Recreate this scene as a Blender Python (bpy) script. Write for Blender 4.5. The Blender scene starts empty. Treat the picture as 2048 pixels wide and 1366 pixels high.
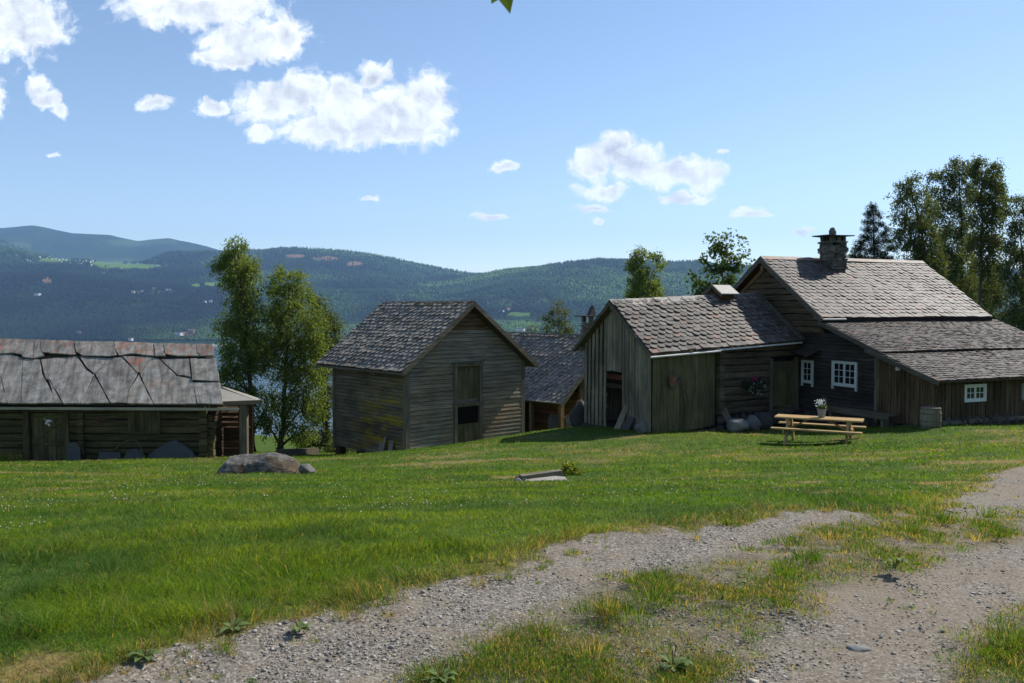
import bpy, math, random
import numpy as np
from mathutils import Vector, Matrix
random.seed(7); RNG = np.random.default_rng(7)
C = bpy.context.scene
COL = C.collection
PI = math.pi
rad = math.radians

# ------------------------------------------------------------------ camera
F = 1707.0; CX = 1024.0; CY = 683.0; CAMZ = 1.65
PITCH = math.atan((683 - 618) / F)
cam = bpy.data.cameras.new("camera"); camo = bpy.data.objects.new("camera", cam); COL.objects.link(camo)
cam.sensor_width = 36.0; cam.lens = F / 2048 * 36.0
cam.clip_start = 0.1; cam.clip_end = 60000
camo.location = (0, 0, CAMZ); camo.rotation_euler = (PI / 2 - PITCH, 0, 0)
cam.dof.use_dof = True; cam.dof.focus_distance = 22.0; cam.dof.aperture_fstop = 8.0
C.camera = camo
_cp, _sp = math.cos(PITCH), math.sin(PITCH)
def ray(u, v):
    a = (u - CX) / F; b = (CY - v) / F
    return Vector((a, _cp + b * _sp, -_sp + b * _cp))
def P(u, v, Y):                                   # photograph pixel at world depth Y
    d = ray(u, v); k = Y / d.y
    return Vector((d.x * k, Y, CAMZ + d.z * k))
def vz(v, Y, u=1024): return P(u, v, Y).z

# ------------------------------------------------------------------ sun and sky
SUN_AZ = rad(34.9); SUN_EL = rad(44.5)               # azimuth counted from +X towards +Y
SUN = Vector((math.cos(SUN_AZ) * math.cos(SUN_EL), math.sin(SUN_AZ) * math.cos(SUN_EL), math.sin(SUN_EL)))

# ------------------------------------------------------------------ numpy noise
def _hash(ix, iy, seed):
    n = (ix.astype(np.int64) * 374761393 + iy.astype(np.int64) * 668265263 + seed * 974711) & 0xffffffff
    n = ((n ^ (n >> 13)) * 1274126177) & 0xffffffff
    n = (n ^ (n >> 16)) & 0xffffffff
    return n / 4294967295.0
def vnoise(x, y, seed=0):
    x = np.asarray(x, float); y = np.asarray(y, float)
    ix = np.floor(x); iy = np.floor(y); fx = x - ix; fy = y - iy
    fx = fx * fx * (3 - 2 * fx); fy = fy * fy * (3 - 2 * fy)
    a = _hash(ix, iy, seed); b = _hash(ix + 1, iy, seed); c = _hash(ix, iy + 1, seed); d = _hash(ix + 1, iy + 1, seed)
    return (a + (b - a) * fx) * (1 - fy) + (c + (d - c) * fx) * fy
def fbm(x, y, seed=0, oct=4):
    s = 0; amp = .5; tot = 0
    for i in range(oct):
        s = s + amp * vnoise(x, y, seed + i * 17); tot += amp; amp *= .5; x = x * 2.03 + 11.3; y = y * 2.03 + 5.7
    return s / tot
def sstep(a, b, x):
    t = np.clip((x - a) / (b - a), 0, 1); return t * t * (3 - 2 * t)

# ------------------------------------------------------------------ node helpers
class NT:
    def __init__(s, tree): s.t = tree; s.n = tree.nodes; s.l = tree.links
    def node(s, typ, **kw):
        n = s.n.new(typ)
        for k, v in kw.items(): setattr(n, k, v)
        return n
    def link(s, a, b): s.l.new(a, b)
    def set(s, sock, v):
        if hasattr(v, 'is_output') or isinstance(v, bpy.types.NodeSocket): s.l.new(v, sock)
        else: sock.default_value = v
    def math(s, op, a, b=None, c=None, clamp=False):
        n = s.node('ShaderNodeMath', operation=op); n.use_clamp = clamp
        s.set(n.inputs[0], a)
        if b is not None: s.set(n.inputs[1], b)
        if c is not None: s.set(n.inputs[2], c)
        return n.outputs[0]
    def vmath(s, op, a, b=None, c=None, out=0):
        n = s.node('ShaderNodeVectorMath', operation=op)
        s.set(n.inputs[0], a)
        if b is not None: s.set(n.inputs[1], b)
        if c is not None: s.set(n.inputs[2], c)
        return n.outputs['Value'] if out == 'v' else n.outputs[0]
    def noise(s, vec, scale=5, detail=3, rough=.5, out='Fac', dist=0.0):
        n = s.node('ShaderNodeTexNoise'); n.inputs['Scale'].default_value = scale; n.inputs['Detail'].default_value = detail
        n.inputs['Roughness'].default_value = rough; n.inputs['Distortion'].default_value = dist
        if vec is not None: s.link(vec, n.inputs['Vector'])
        return n.outputs[out]
    def ramp(s, fac, stops):
        n = s.node('ShaderNodeValToRGB'); s.link(fac, n.inputs[0]); e = n.color_ramp.elements
        while len(e) < len(stops): e.new(.5)
        for el, (p, c) in zip(e, stops):
            el.position = p; el.color = (c if isinstance(c, tuple) else (c, c, c)) + (1,)
        return n.outputs[0]
    def mapr(s, v, a, b, c=0., d=1.):
        n = s.node('ShaderNodeMapRange'); s.set(n.inputs[0], v)
        for i, x in enumerate((a, b, c, d)): n.inputs[i + 1].default_value = x
        return n.outputs[0]
    def mix(s, fac, a, b, blend='MIX'):
        n = s.node('ShaderNodeMix', data_type='RGBA', blend_type=blend)
        s.set(n.inputs[0], fac)
        for i, x in ((6, a), (7, b)):
            if isinstance(x, tuple): x = x + (1,) if len(x) == 3 else x
            s.set(n.inputs[i], x)
        return n.outputs[2]
    def scaled(s, vec, sc):
        n = s.node('ShaderNodeMapping'); s.link(vec, n.inputs[0]); n.inputs['Scale'].default_value = sc; return n.outputs[0]
def newmat(name):
    m = bpy.data.materials.new(name); m.use_nodes = True
    t = NT(m.node_tree); t.n.clear()
    out = t.node('ShaderNodeOutputMaterial'); b = t.node('ShaderNodeBsdfPrincipled'); t.link(b.outputs[0], out.inputs[0])
    t.out = out; t.b = b
    return m, t
def bump(t, h, strength=.3, dist=.01):
    n = t.node('ShaderNodeBump'); n.inputs['Strength'].default_value = strength; n.inputs['Distance'].default_value = dist
    t.link(h, n.inputs['Height']); t.link(n.outputs[0], t.b.inputs['Normal'])
def coords(t): return t.node('ShaderNodeTexCoord').outputs['Object']
def island(t): return t.node('ShaderNodeNewGeometry').outputs['Random Per Island']
def lin(*c):                                       # sRGB 0-255 to linear
    return tuple((x / 255 / 12.92 if x / 255 <= .04045 else ((x / 255 + .055) / 1.055) ** 2.4) for x in c)

def wood(name, dark, mid, light, grain='x', vary=.5, stain=.5, rough=.85, tint=None, scale=1.0):
    """weathered wood: streaky grain along one axis, each board its own tone, blotchy weather stains"""
    dark, mid, light = [tuple(c * k for c, k in zip(col, (1.16, 1.06, .88))) for col in (dark, mid, light)]
    m, t = newmat(name); co = coords(t); isl = island(t)
    sc = {'x': (1.2, 22, 22), 'y': (22, 1.2, 22), 'z': (22, 22, 1.2)}[grain]
    off = t.node('ShaderNodeCombineXYZ'); o1 = t.math('MULTIPLY', isl, 37.0)
    for i in range(3): t.link(o1, off.inputs[i])
    cc = t.vmath('ADD', co, off.outputs[0])
    g = t.noise(t.scaled(cc, tuple(x * scale for x in sc)), 1.0, 5, .65)
    big = t.noise(t.scaled(co, tuple(1.0 if x > 5 else .5 for x in sc)), 1.1, 4, .6)
    col = t.ramp(g, [(.28, dark), (.52, mid), (.78, light)])
    v = t.mapr(isl, 0, 1, 1 - vary * .5, 1 + vary * .5)
    vv = t.node('ShaderNodeCombineXYZ')
    for i in range(3): t.link(v, vv.inputs[i])
    col = t.mix(1.0, col, vv.outputs[0], 'MULTIPLY')
    st = t.mapr(big, .42, .68, 0, stain)
    col = t.mix(st, col, tuple(x * .45 for x in dark))
    if tint is not None:
        tn = t.mapr(t.noise(co, .45, 3, .6), .45, .62, 0, .8)
        col = t.mix(tn, col, t.mix(1.0, col, tuple(tint), 'MULTIPLY'))
    t.link(col, t.b.inputs['Base Color']); t.b.inputs['Roughness'].default_value = rough
    t.b.inputs['Specular IOR Level'].default_value = .12
    bump(t, g, .5, .012)
    return m, t

def slate(name, dark, mid, light, rust=0.0, vary=.7, rough=.6, speck=.5, scale=1.0):
    m, t = newmat(name); co = coords(t); isl = island(t)
    n1 = t.noise(co, 6 * scale, 6, .65); n2 = t.noise(co, 38 * scale, 3, .6); n3 = t.noise(co, 1.3 * scale, 3, .5)
    f = t.math('ADD', t.math('MULTIPLY', n1, .75), t.math('MULTIPLY', n2, .25))
    col = t.ramp(f, [(.33, dark), (.5, mid), (.66, light)])
    v = t.mapr(isl, 0, 1, 1 - vary * .5, 1 + vary * .5)
    vv = t.node('ShaderNodeCombineXYZ')
    for i in range(3): t.link(v, vv.inputs[i])
    col = t.mix(1.0, col, vv.outputs[0], 'MULTIPLY')
    brown = t.mapr(n3, .45, .7, 0, .5)
    col = t.mix(brown, col, t.mix(1.0, col, (1.07, .96, .85), 'MULTIPLY'))
    if speck > 0:
        lic = t.mapr(t.noise(co, 17 * scale, 4, .7), .6, .72, 0, speck)
        col = t.mix(lic, col, (.36, .36, .31))
    if rust > 0:
        isr = t.math('GREATER_THAN', t.math('FRACT', t.math('MULTIPLY', isl, 13.7)), 1 - rust)
        rm = t.math('MULTIPLY', isr, t.mapr(n1, .45, .6, 0, .6))
        col = t.mix(rm, col, (.30, .12, .06))
    t.link(col, t.b.inputs['Base Color']); t.b.inputs['Roughness'].default_value = rough
    t.b.inputs['Specular IOR Level'].default_value = .16
    bump(t, f, .45, .012)
    return m, t

def plain(name, col, rough=.7, spec=.3, nscale=8, namt=.25, metal=0.0, vary=0.0, bmp=.2):
    m, t = newmat(name); co = coords(t)
    n = t.noise(co, nscale, 5, .6)
    c = t.mix(n, tuple(x * (1 - namt) for x in col), tuple(min(1, x * (1 + namt)) for x in col))
    if vary > 0:
        v = t.mapr(island(t), 0, 1, 1 - vary, 1 + vary)
        vv = t.node('ShaderNodeCombineXYZ')
        for i in range(3): t.link(v, vv.inputs[i])
        c = t.mix(1.0, c, vv.outputs[0], 'MULTIPLY')
    t.link(c, t.b.inputs['Base Color']); t.b.inputs['Roughness'].default_value = rough
    t.b.inputs['Specular IOR Level'].default_value = spec; t.b.inputs['Metallic'].default_value = metal
    if bmp: bump(t, n, bmp, .02)
    return m

def leafmat(name, c1, c2, trans=.45, gloss=.45, tcol=None):
    m, t = newmat(name); isl = island(t)
    co = t.node('ShaderNodeTexCoord').outputs['Object']
    n = t.noise(co, .9, 2, .5)
    f = t.math('ADD', t.math('MULTIPLY', isl, .6), t.math('MULTIPLY', n, .4))
    col = t.ramp(f, [(.2, c1), (.8, c2)])
    t.link(col, t.b.inputs['Base Color']); t.b.inputs['Roughness'].default_value = gloss
    t.b.inputs['Specular IOR Level'].default_value = .10
    tr = t.node('ShaderNodeBsdfTranslucent')
    tc = t.mix(1.0, col, tcol or (1.5, 1.35, .5), 'MULTIPLY'); t.link(tc, tr.inputs[0])
    mx = t.node('ShaderNodeMixShader'); mx.inputs[0].default_value = trans
    t.link(t.b.outputs[0], mx.inputs[1]); t.link(tr.outputs[0], mx.inputs[2]); t.link(mx.outputs[0], t.out.inputs[0])
    return m

# ------------------------------------------------------------------ objects
def tag(o, label=None, cat=None, group=None, kind=None):
    if label: o['label'] = label
    if cat: o['category'] = cat
    if group: o['group'] = group
    if kind: o['kind'] = kind
    return o
def empty(name, loc, rz=0., label=None, cat=None, group=None):
    o = bpy.data.objects.new(name, None); COL.objects.link(o); o.location = loc; o.rotation_euler = (0, 0, rz)
    o.empty_display_size = .2
    return tag(o, label, cat, group)
def link_mesh(name, me, parent=None, loc=None):
    o = bpy.data.objects.new(name, me); COL.objects.link(o)
    if parent is not None: o.parent = parent
    if loc is not None: o.location = loc
    return o
def np_mesh(name, V, quads=None, tris=None, mat=None, smooth=False, col=None, parent=None):
    """fast mesh from arrays; col = per-vertex colour"""
    me = bpy.data.meshes.new(name)
    V = np.asarray(V, np.float32).reshape(-1, 3)
    nq = 0 if quads is None else len(quads); nt = 0 if tris is None else len(tris)
    me.vertices.add(len(V)); me.vertices.foreach_set('co', V.ravel())
    idx = []
    if nq: idx.append(np.asarray(quads, np.int32).ravel())
    if nt: idx.append(np.asarray(tris, np.int32).ravel())
    idx = np.concatenate(idx)
    me.loops.add(len(idx)); me.loops.foreach_set('vertex_index', idx)
    me.polygons.add(nq + nt)
    st = np.concatenate([np.arange(nq) * 4, nq * 4 + np.arange(nt) * 3]).astype(np.int32)
    me.polygons.foreach_set('loop_start', st)
    if smooth: me.polygons.foreach_set('use_smooth', np.ones(nq + nt, bool))
    if col is not None:
        a = me.attributes.new('Col', 'FLOAT_COLOR', 'POINT')
        cc = np.ones((len(V), 4), np.float32); cc[:, :3] = col; a.data.foreach_set('color', cc.ravel())
    me.update(calc_edges=True); me.validate()
    if mat: me.materials.append(mat)
    return link_mesh(name, me, parent)

class MB:
    def __init__(s): s.v = []; s.f = []
    def add(s, vs, fs):
        b = len(s.v); s.v.extend([tuple(x) for x in vs]); s.f.extend([tuple(b + i for i in f) for f in fs])
    def hexa(s, v8): s.add(v8, [(0, 3, 2, 1), (4, 5, 6, 7), (0, 1, 5, 4), (1, 2, 6, 5), (2, 3, 7, 6), (3, 0, 4, 7)])
    def box(s, x0, x1, y0, y1, z0, z1, j=0.0):
        v = [(x0, y0, z0), (x1, y0, z0), (x1, y1, z0), (x0, y1, z0), (x0, y0, z1), (x1, y0, z1), (x1, y1, z1), (x0, y1, z1)]
        if j: v = [tuple(c + random.uniform(-j, j) for c in p) for p in v]
        s.hexa(v)
    def beam(s, p, q, w, h, up=(0, 0, 1), j=0.0):
        """bar from p to q; w across, h along up"""
        p = Vector(p); q = Vector(q); d = (q - p).normalized(); up = Vector(up)
        a = d.cross(up)
        if a.length < 1e-5: a = d.cross(Vector((1, 0, 0)))
        a.normalize(); u = a.cross(d).normalized()
        v = []
        for e in (p, q):
            for sa, su in ((-1, -1), (1, -1), (1, 1), (-1, 1)):
                v.append(e + a * (sa * w / 2 + random.uniform(-j, j)) + u * (su * h / 2 + random.uniform(-j, j)))
        s.hexa(v)
    def prism(s, poly, off):
        """poly: list of 3D points; extruded by vector off"""
        n = len(poly); off = Vector(off); a = [Vector(p) for p in poly]; b = [p + off for p in a]
        s.add(a + b, [tuple(range(n - 1, -1, -1)), tuple(range(n, 2 * n))] + [(i, (i + 1) % n, n + (i + 1) % n, n + i) for i in range(n)])
    def tube(s, pts, radii, n=8, cap=True):
        pts = [Vector(p) for p in pts]; rings = []; ref = Vector((.31, .17, .93))
        for i, p in enumerate(pts):
            d = (pts[min(i + 1, len(pts) - 1)] - pts[max(i - 1, 0)]).normalized()
            a = d.cross(ref)
            if a.length < 1e-3: a = d.cross(Vector((1, 0, 0)))
            a.normalize(); b = d.cross(a)
            rings.append([p + (a * math.cos(2 * PI * k / n) + b * math.sin(2 * PI * k / n)) * radii[i] for k in range(n)])
        vs = [v for r in rings for v in r]; fs = []
        for i in range(len(rings) - 1):
            for k in range(n): fs.append((i * n + k, i * n + (k + 1) % n, (i + 1) * n + (k + 1) % n, (i + 1) * n + k))
        if cap: fs.append(tuple(range(n - 1, -1, -1))); fs.append(tuple((len(rings) - 1) * n + k for k in range(n)))
        s.add(vs, fs)
    def lathe(s, c, prof, n=16, sq=1.0):
        c = Vector(c); vs = []
        for r, z in prof:
            for k in range(n): vs.append(c + Vector((r * math.cos(2 * PI * k / n), sq * r * math.sin(2 * PI * k / n), z)))
        m = len(prof); fs = [(i * n + k, i * n + (k + 1) % n, (i + 1) * n + (k + 1) % n, (i + 1) * n + k) for i in range(m - 1) for k in range(n)]
        fs.append(tuple(range(n - 1, -1, -1))); fs.append(tuple((m - 1) * n + k for k in range(n)))
        s.add(vs, fs)
    def build(s, name, mat, parent=None, smooth=False, loc=None):
        me = bpy.data.meshes.new(name); me.from_pydata(s.v, [], s.f); me.update()
        if mat is not None: me.materials.append(mat)
        if smooth:
            for p in me.polygons: p.use_smooth = True
        return link_mesh(name, me, parent, loc)

def rock_mesh(mb, c, rx, ry, rz, seed=0, n=14, m=9, rough=.28, flat=0.0, cut=None):
    """lumpy stone from a displaced sphere"""
    r = random.Random(seed); ph = [r.uniform(0, 6) for _ in range(8)]
    pl = [Vector((r.uniform(-1, 1), r.uniform(-1, 1), r.uniform(-.6, 1))).normalized() for _ in range(7)]
    pd = [r.uniform(.62, .92) for _ in pl]
    vs = []; c = Vector(c)
    def pt(th, f):
        d = Vector((math.sin(f) * math.cos(th), math.sin(f) * math.sin(th), math.cos(f)))
        k = 1 + rough * .5 * (math.sin(3 * d.x + ph[0]) * math.sin(3.3 * d.y + ph[1]) + .5 * math.sin(7 * d.z + ph[2] + 5 * d.x) + .35 * math.sin(13 * d.x + ph[3]) * math.sin(11 * d.y + ph[4]))
        for n_, q in zip(pl, pd):
            e = d.dot(n_) * k
            if e > q: k *= q / e
        return c + Vector((d.x * rx * k, d.y * ry * k, d.z * rz * k))
    vs.append(pt(0, 0))
    for i in range(1, m):
        for k in range(n): vs.append(pt(2 * PI * k / n, PI * i / m))
    vs.append(pt(0, PI))
    fs = [(0, 1 + k, 1 + (k + 1) % n) for k in range(n)]
    for i in range(m - 2):
        for k in range(n): fs.append((1 + i * n + k, 1 + (i + 1) * n + k, 1 + (i + 1) * n + (k + 1) % n, 1 + i * n + (k + 1) % n))
    e = 1 + (m - 1) * n
    fs += [(e, 1 + (m - 2) * n + (k + 1) % n, 1 + (m - 2) * n + k) for k in range(n)]
    mb.add(vs, fs)

# ------------------------------------------------------------------ world: Nishita sky and fair-weather cumulus
W = bpy.data.worlds.new("World"); C.world = W; W.use_nodes = True
wt = NT(W.node_tree); wt.n.clear()
wo = wt.node('ShaderNodeOutputWorld'); bg = wt.node('ShaderNodeBackground'); wt.link(bg.outputs[0], wo.inputs[0])
SKY_STRENGTH = 0.12
bg.inputs[1].default_value = SKY_STRENGTH
sky = wt.node('ShaderNodeTexSky', sky_type='NISHITA'); sky.sun_disc = False
sky.sun_elevation = SUN_EL; sky.sun_rotation = PI / 2 - SUN_AZ
sky.altitude = 1100; sky.air_density = 1.0; sky.dust_density = 0.25; sky.ozone_density = 0.95
# clouds live in direction space on the sky: (x/|y|, z/|y|), each a cluster of soft lobes broken up by noise
CLOUDS = [  # u, v, ru, rv in photograph units (angles from the camera height)
 (30, 45, 112, 82), (-60, 60, 100, 70), (-10, 195, 30, 46), (80, 178, 27, 27), (98, 205, 34, 22), (122, 224, 20, 17),
 (390, 10, 175, 50), (505, 85, 115, 50), (572, 72, 50, 46), (450, 118, 70, 22),
 (535, 210, 70, 48), (610, 188, 52, 54), (690, 205, 64, 58), (748, 150, 36, 31), (780, 225, 92, 58), (852, 218, 56, 78),
 (690, 258, 140, 44), (810, 262, 90, 38), (520, 268, 28, 18), (432, 212, 48, 17), (305, 210, 36, 18),
 (1006, 336, 30, 14), (985, 430, 40, 10), (743, 391, 22, 7),
 (1188, 322, 50, 38), (1236, 298, 52, 38), (1275, 325, 66, 42), (1335, 345, 66, 36), (1402, 352, 52, 42), (1370, 400, 62, 13),
 (1202, 380, 58, 20), (1185, 417, 36, 11), (1197, 447, 15, 7), (1445, 302, 16, 6), (1605, 458, 22, 9), (1505, 425, 40, 9), (105, 312, 14, 7)]
tc = wt.node('ShaderNodeTexCoord').outputs['Generated']
sep = wt.node('ShaderNodeSeparateXYZ'); wt.link(tc, sep.inputs[0])
ay = wt.math('MAXIMUM', wt.math('ABSOLUTE', sep.outputs[1]), .02)
cxy = wt.node('ShaderNodeCombineXYZ')
wt.link(wt.math('DIVIDE', sep.outputs[0], ay), cxy.inputs[0]); wt.link(wt.math('DIVIDE', sep.outputs[2], ay), cxy.inputs[1])
pos = cxy.outputs[0]
nz = wt.node('ShaderNodeTexNoise'); nz.inputs['Scale'].default_value = 26; nz.inputs['Detail'].default_value = 5; nz.inputs['Roughness'].default_value = .6
wt.link(pos, nz.inputs['Vector'])
warp = wt.vmath('MULTIPLY_ADD', nz.outputs['Color'], (.04, .032, 0), wt.vmath('ADD', pos, (-.02, -.016, 0)))
def skypt(u, v):
    d = ray(u, v); return d.x / d.y, d.z / d.y
dist = None
for (u, v, ru, rv) in CLOUDS:
    a, b = skypt(u, v); sa = F / ru; sb = F / rv
    q = wt.vmath('LENGTH', wt.vmath('MULTIPLY_ADD', warp, (sa, sb, 0), (-a * sa, -b * sb, 0)), out='v')
    if dist is None: dist = q
    else:
        dist = wt.math('SMOOTH_MIN', dist, q, .18)
fine = wt.noise(warp, 75, 5, .6)
def puff(sc):
    n = wt.node('ShaderNodeTexVoronoi', feature='SMOOTH_F1'); n.voronoi_dimensions = '2D'; n.inputs['Scale'].default_value = sc; n.inputs['Smoothness'].default_value = .35; wt.link(warp, n.inputs['Vector']); return n.outputs['Distance']
pf1 = puff(34); pf2 = puff(85)
puffs = wt.math('SUBTRACT', .62, wt.math('ADD', wt.math('MULTIPLY', pf1, .85), wt.math('MULTIPLY', pf2, .45)))
body = wt.math('ADD', wt.math('SUBTRACT', 1.08, dist), wt.math('MULTIPLY', wt.math('SUBTRACT', fine, .5), 1.1))
body = wt.math('ADD', body, wt.math('MULTIPLY', puffs, .26))
dens = wt.mapr(body, .0, .40); 
dens = wt.math('POWER', wt.math('MINIMUM', wt.math('MAXIMUM', dens, 0), 1), 1.15)
# thickness of the cloud towards the sun (up and to the right) shades its lower left side
fine2 = wt.noise(wt.vmath('ADD', warp, (.008, .012, 0)), 22, 4, .55); fine3 = wt.noise(warp, 22, 4, .55)
relief = wt.math('MULTIPLY', wt.math('SUBTRACT', fine3, fine2), 1.3)
thick = wt.mapr(body, .45, 1.3, 0, .30)
lightv = wt.math('SUBTRACT', wt.math('ADD', .97, wt.math('ADD', relief, wt.math('MULTIPLY', puffs, .10))), thick)
lightv = wt.math('MINIMUM', wt.math('MAXIMUM', lightv, .55), 1.05)
CLOUD_L = wt.node('ShaderNodeValue'); CLOUD_L.outputs[0].default_value = 7.6
lv = wt.math('MULTIPLY', lightv, CLOUD_L.outputs[0])
cl = wt.node('ShaderNodeCombineXYZ')
wt.link(wt.math('MULTIPLY', lv, .955), cl.inputs[0]); wt.link(wt.math('MULTIPLY', lv, .998), cl.inputs[1]); wt.link(wt.math('MULTIPLY_ADD', lv, .9, .95), cl.inputs[2])
skycol = sky.outputs[0]
wt.link(wt.mix(wt.math('MULTIPLY', dens, .95), skycol, cl.outputs[0]), bg.inputs[0])
W.cycles.sampling_method = 'MANUAL'; W.cycles.sample_map_resolution = 512

sl = bpy.data.lights.new("sun", 'SUN'); so = bpy.data.objects.new("sun", sl); COL.objects.link(so)
sl.energy = 5.0; sl.angle = rad(.5); sl.color = (1, .955, .88)
so.rotation_euler = (-SUN).to_track_quat('-Z', 'Y').to_euler(); so.location = (20, 10, 60)

C.view_settings.view_transform = 'Standard'; C.view_settings.look = 'None'
C.view_settings.exposure = 0.42; C.view_settings.gamma = 1.0
C.render.engine = 'CYCLES'
C.cycles.max_bounces = 8; C.cycles.diffuse_bounces = 3; C.cycles.glossy_bounces = 2; C.cycles.transmission_bounces = 4
C.cycles.volume_bounces = 1; C.cycles.caustics_reflective = False; C.cycles.caustics_refractive = False
# ================================================================== GROUND
def gp(u, v, Y): p = P(u, v, Y); return (p.x, p.y, p.z)
CTRL = [(0, 0, 0), (-3, 3.6, 0), (0, 3.6, 0), (3, 3.6, 0), gp(900, 1150, 5.3), gp(1620, 1035, 7.4), gp(2040, 965, 12.0), gp(300, 1150, 5.4), gp(0, 1040, 8.0),
        gp(1085, 962, 15), gp(515, 952, 20), gp(813, 901, 33), gp(1047, 868, 37), gp(1122, 869, 42), gp(1168, 852, 34.1), gp(1303, 863, 30.5),
        gp(1605, 853, 33.5), gp(1640, 886, 26.8), gp(1865, 851, 28.3), gp(2048, 849, 29.8), gp(412, 915, 32), gp(0, 929, 32), gp(665, 912, 37.5), gp(1400, 925, 20), gp(1950, 905, 18),
        gp(-400, 935, 32), gp(500, 905, 40), gp(700, 905, 44), (22, 36, -1.6), (30, 28, -1.0), (-22, 40, -6), (8, 46, -4.2), (15, 46, -2.6), gp(530, 884, 57), gp(630, 881, 58), (2, 60, -7.6), (-34, 58, -8.8), (30, 60, -5), (-40, 10, -1.3), (-20, 5, -.3), (25, 6, .3), (40, 10, .5), (0, -15, .6), (-20, -12, .5), (20, -12, .8)]
CT = np.array(CTRL)
def _tk(d2): return np.where(d2 < 1e-9, 0, d2 * np.log(d2 + 1e-12) * .5)
_n = len(CT); _K = _tk(((CT[:, None, :2] - CT[None, :, :2]) ** 2).sum(-1)) + np.eye(_n) * 1.5
_Pm = np.c_[np.ones(_n), CT[:, :2]]
_A = np.zeros((_n + 3, _n + 3)); _A[:_n, :_n] = _K; _A[:_n, _n:] = _Pm; _A[_n:, :_n] = _Pm.T
_sol = np.linalg.solve(_A, np.r_[CT[:, 2], 0, 0, 0])
def gz(x, y):
    x = np.asarray(x, float); y = np.asarray(y, float); sh = x.shape; x = x.ravel(); y = y.ravel()
    z = _sol[_n] + _sol[_n + 1] * x + _sol[_n + 2] * y
    for i in range(_n): z = z + _sol[i] * _tk((x - CT[i, 0]) ** 2 + (y - CT[i, 1]) ** 2)
    far = np.where(y > 55, -6.9 - .17 * (y - 55), -.115 * (y - 4) * .9) + np.where(y > 0, .0, -.02 * y) + np.clip(x, 0, 90) * .05
    far = np.where(y > 55, np.maximum(far, -145.0), far)
    r = np.hypot(x, y); w = sstep(48, 72, r); z = z * (1 - w) + far * w
    z = z + (fbm(x * .45, y * .45, 3, 3) - .5) * .10 * sstep(2, 8, r) + (fbm(x * 2.1, y * 2.1, 5, 2) - .5) * .03
    # hollow in front of the stone hatch, mound at the boulder
    z = z + .10 * np.exp(-(((x - HB[0]) / 1.3) ** 2 + ((y - HB[1] + .75) / .5) ** 2))
    return z.reshape(sh)
HB = P(515, 950, 20)
def g1(x, y): return float(gz(np.array([x]), np.array([y]))[0])
def hit(u, v, y0=2.5, y1=70):                     # where the ray of a photograph pixel meets the ground
    d = ray(u, v); lo, hi = y0, y1
    ys = np.concatenate([np.linspace(y0, 12, 60), np.linspace(12.2, y1, 160)])
    ks = ys / d.y; below = (CAMZ + d.z * ks) - gz(d.x * ks, ys)
    i = int(np.argmax(below < 0)) if (below < 0).any() else len(ys) - 1
    lo = ys[max(i - 1, 0)]; hi = ys[i]
    for _ in range(12):
        m = (lo + hi) / 2; k = m / d.y
        if CAMZ + d.z * k < g1(d.x * k, m): hi = m
        else: lo = m
    k = hi / d.y; x = d.x * k
    return Vector((x, hi, g1(x, hi)))

# --- the two gravel wheel tracks and the grassy strip between them, as outlines on the ground
def outline(pts): return np.array([tuple(hit(u, v))[:2] for u, v in pts])
EDGE = [(60, 1366), (150, 1345), (230, 1332), (330, 1296), (400, 1275), (500, 1245), (600, 1222), (700, 1219), (760, 1205), (850, 1170), (900, 1149), (1000, 1140), (1060, 1115),
        (1150, 1092), (1250, 1083), (1350, 1060), (1450, 1043), (1560, 1026), (1640, 1022), (1750, 1028), (1830, 1026), (1890, 1012), (1930, 985), (1980, 957), (2048, 935), (2200, 905)]
road_edge = outline(EDGE)
ROAD = np.array(list(road_edge) + [(16, 14), (16, 5), (8, 1), (3, -4), (-8, -4), (-3.4, 2.2)])
STRIP = outline([(830, 1366), (850, 1335), (940, 1280), (1020, 1240), (1130, 1212), (1250, 1172), (1400, 1125), (1500, 1088), (1590, 1052), (1700, 1040), (1790, 1030), (1880, 1032),
                 (1960, 1042), (2048, 1020), (2048, 1066), (1960, 1082), (1880, 1090), (1800, 1128), (1720, 1150), (1640, 1180), (1560, 1222), (1500, 1262), (1430, 1300), (1400, 1366)])
STRIP = np.r_[STRIP, np.array([(.3, 2.6), (-.6, 2.6)])]
LINK = outline([(1745, 1015), (1800, 1010), (1885, 1000), (1905, 1040), (1830, 1060), (1755, 1050)])
CORN = outline([(1840, 1366), (1900, 1320), (1960, 1290), (2010, 1230), (2048, 1200), (2200, 1150), (2200, 1366)])
def inside(poly, x, y):
    n = len(poly); r = np.zeros(x.shape, bool)
    for i in range(n):
        x0, y0 = poly[i]; x1, y1 = poly[(i + 1) % n]
        c = ((y0 > y) != (y1 > y)) & (x < (x1 - x0) * (y - y0) / (y1 - y0 + 1e-12) + x0)
        r ^= c
    return r
def edist(poly, x, y, close=True):
    d = np.full(x.shape, 1e9); n = len(poly)
    for i in range(n if close else n - 1):
        ax, ay = poly[i]; bx, by = poly[(i + 1) % n]; dx, dy = bx - ax, by - ay
        t = np.clip(((x - ax) * dx + (y - ay) * dy) / (dx * dx + dy * dy + 1e-9), 0, 1)
        d = np.minimum(d, np.hypot(x - ax - t * dx, y - ay - t * dy))
    return d
def sdist(poly, x, y): return np.where(inside(poly, x, y), -1, 1) * edist(poly, x, y)
def wob(x, y): return (fbm(x * 1.3, y * 1.3, 21, 3) - .5) * .75 + (fbm(x * 5, y * 5, 22, 2) - .5) * .28
def road_sd(x, y): return sdist(ROAD, x, y) + wob(x, y)        # <0 on the gravel
def strip_sd(x, y): return np.minimum(np.minimum(sdist(STRIP, x, y), sdist(CORN, x, y)), sdist(LINK, x, y)) + wob(x + 9, y) * .6 - .06
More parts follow.
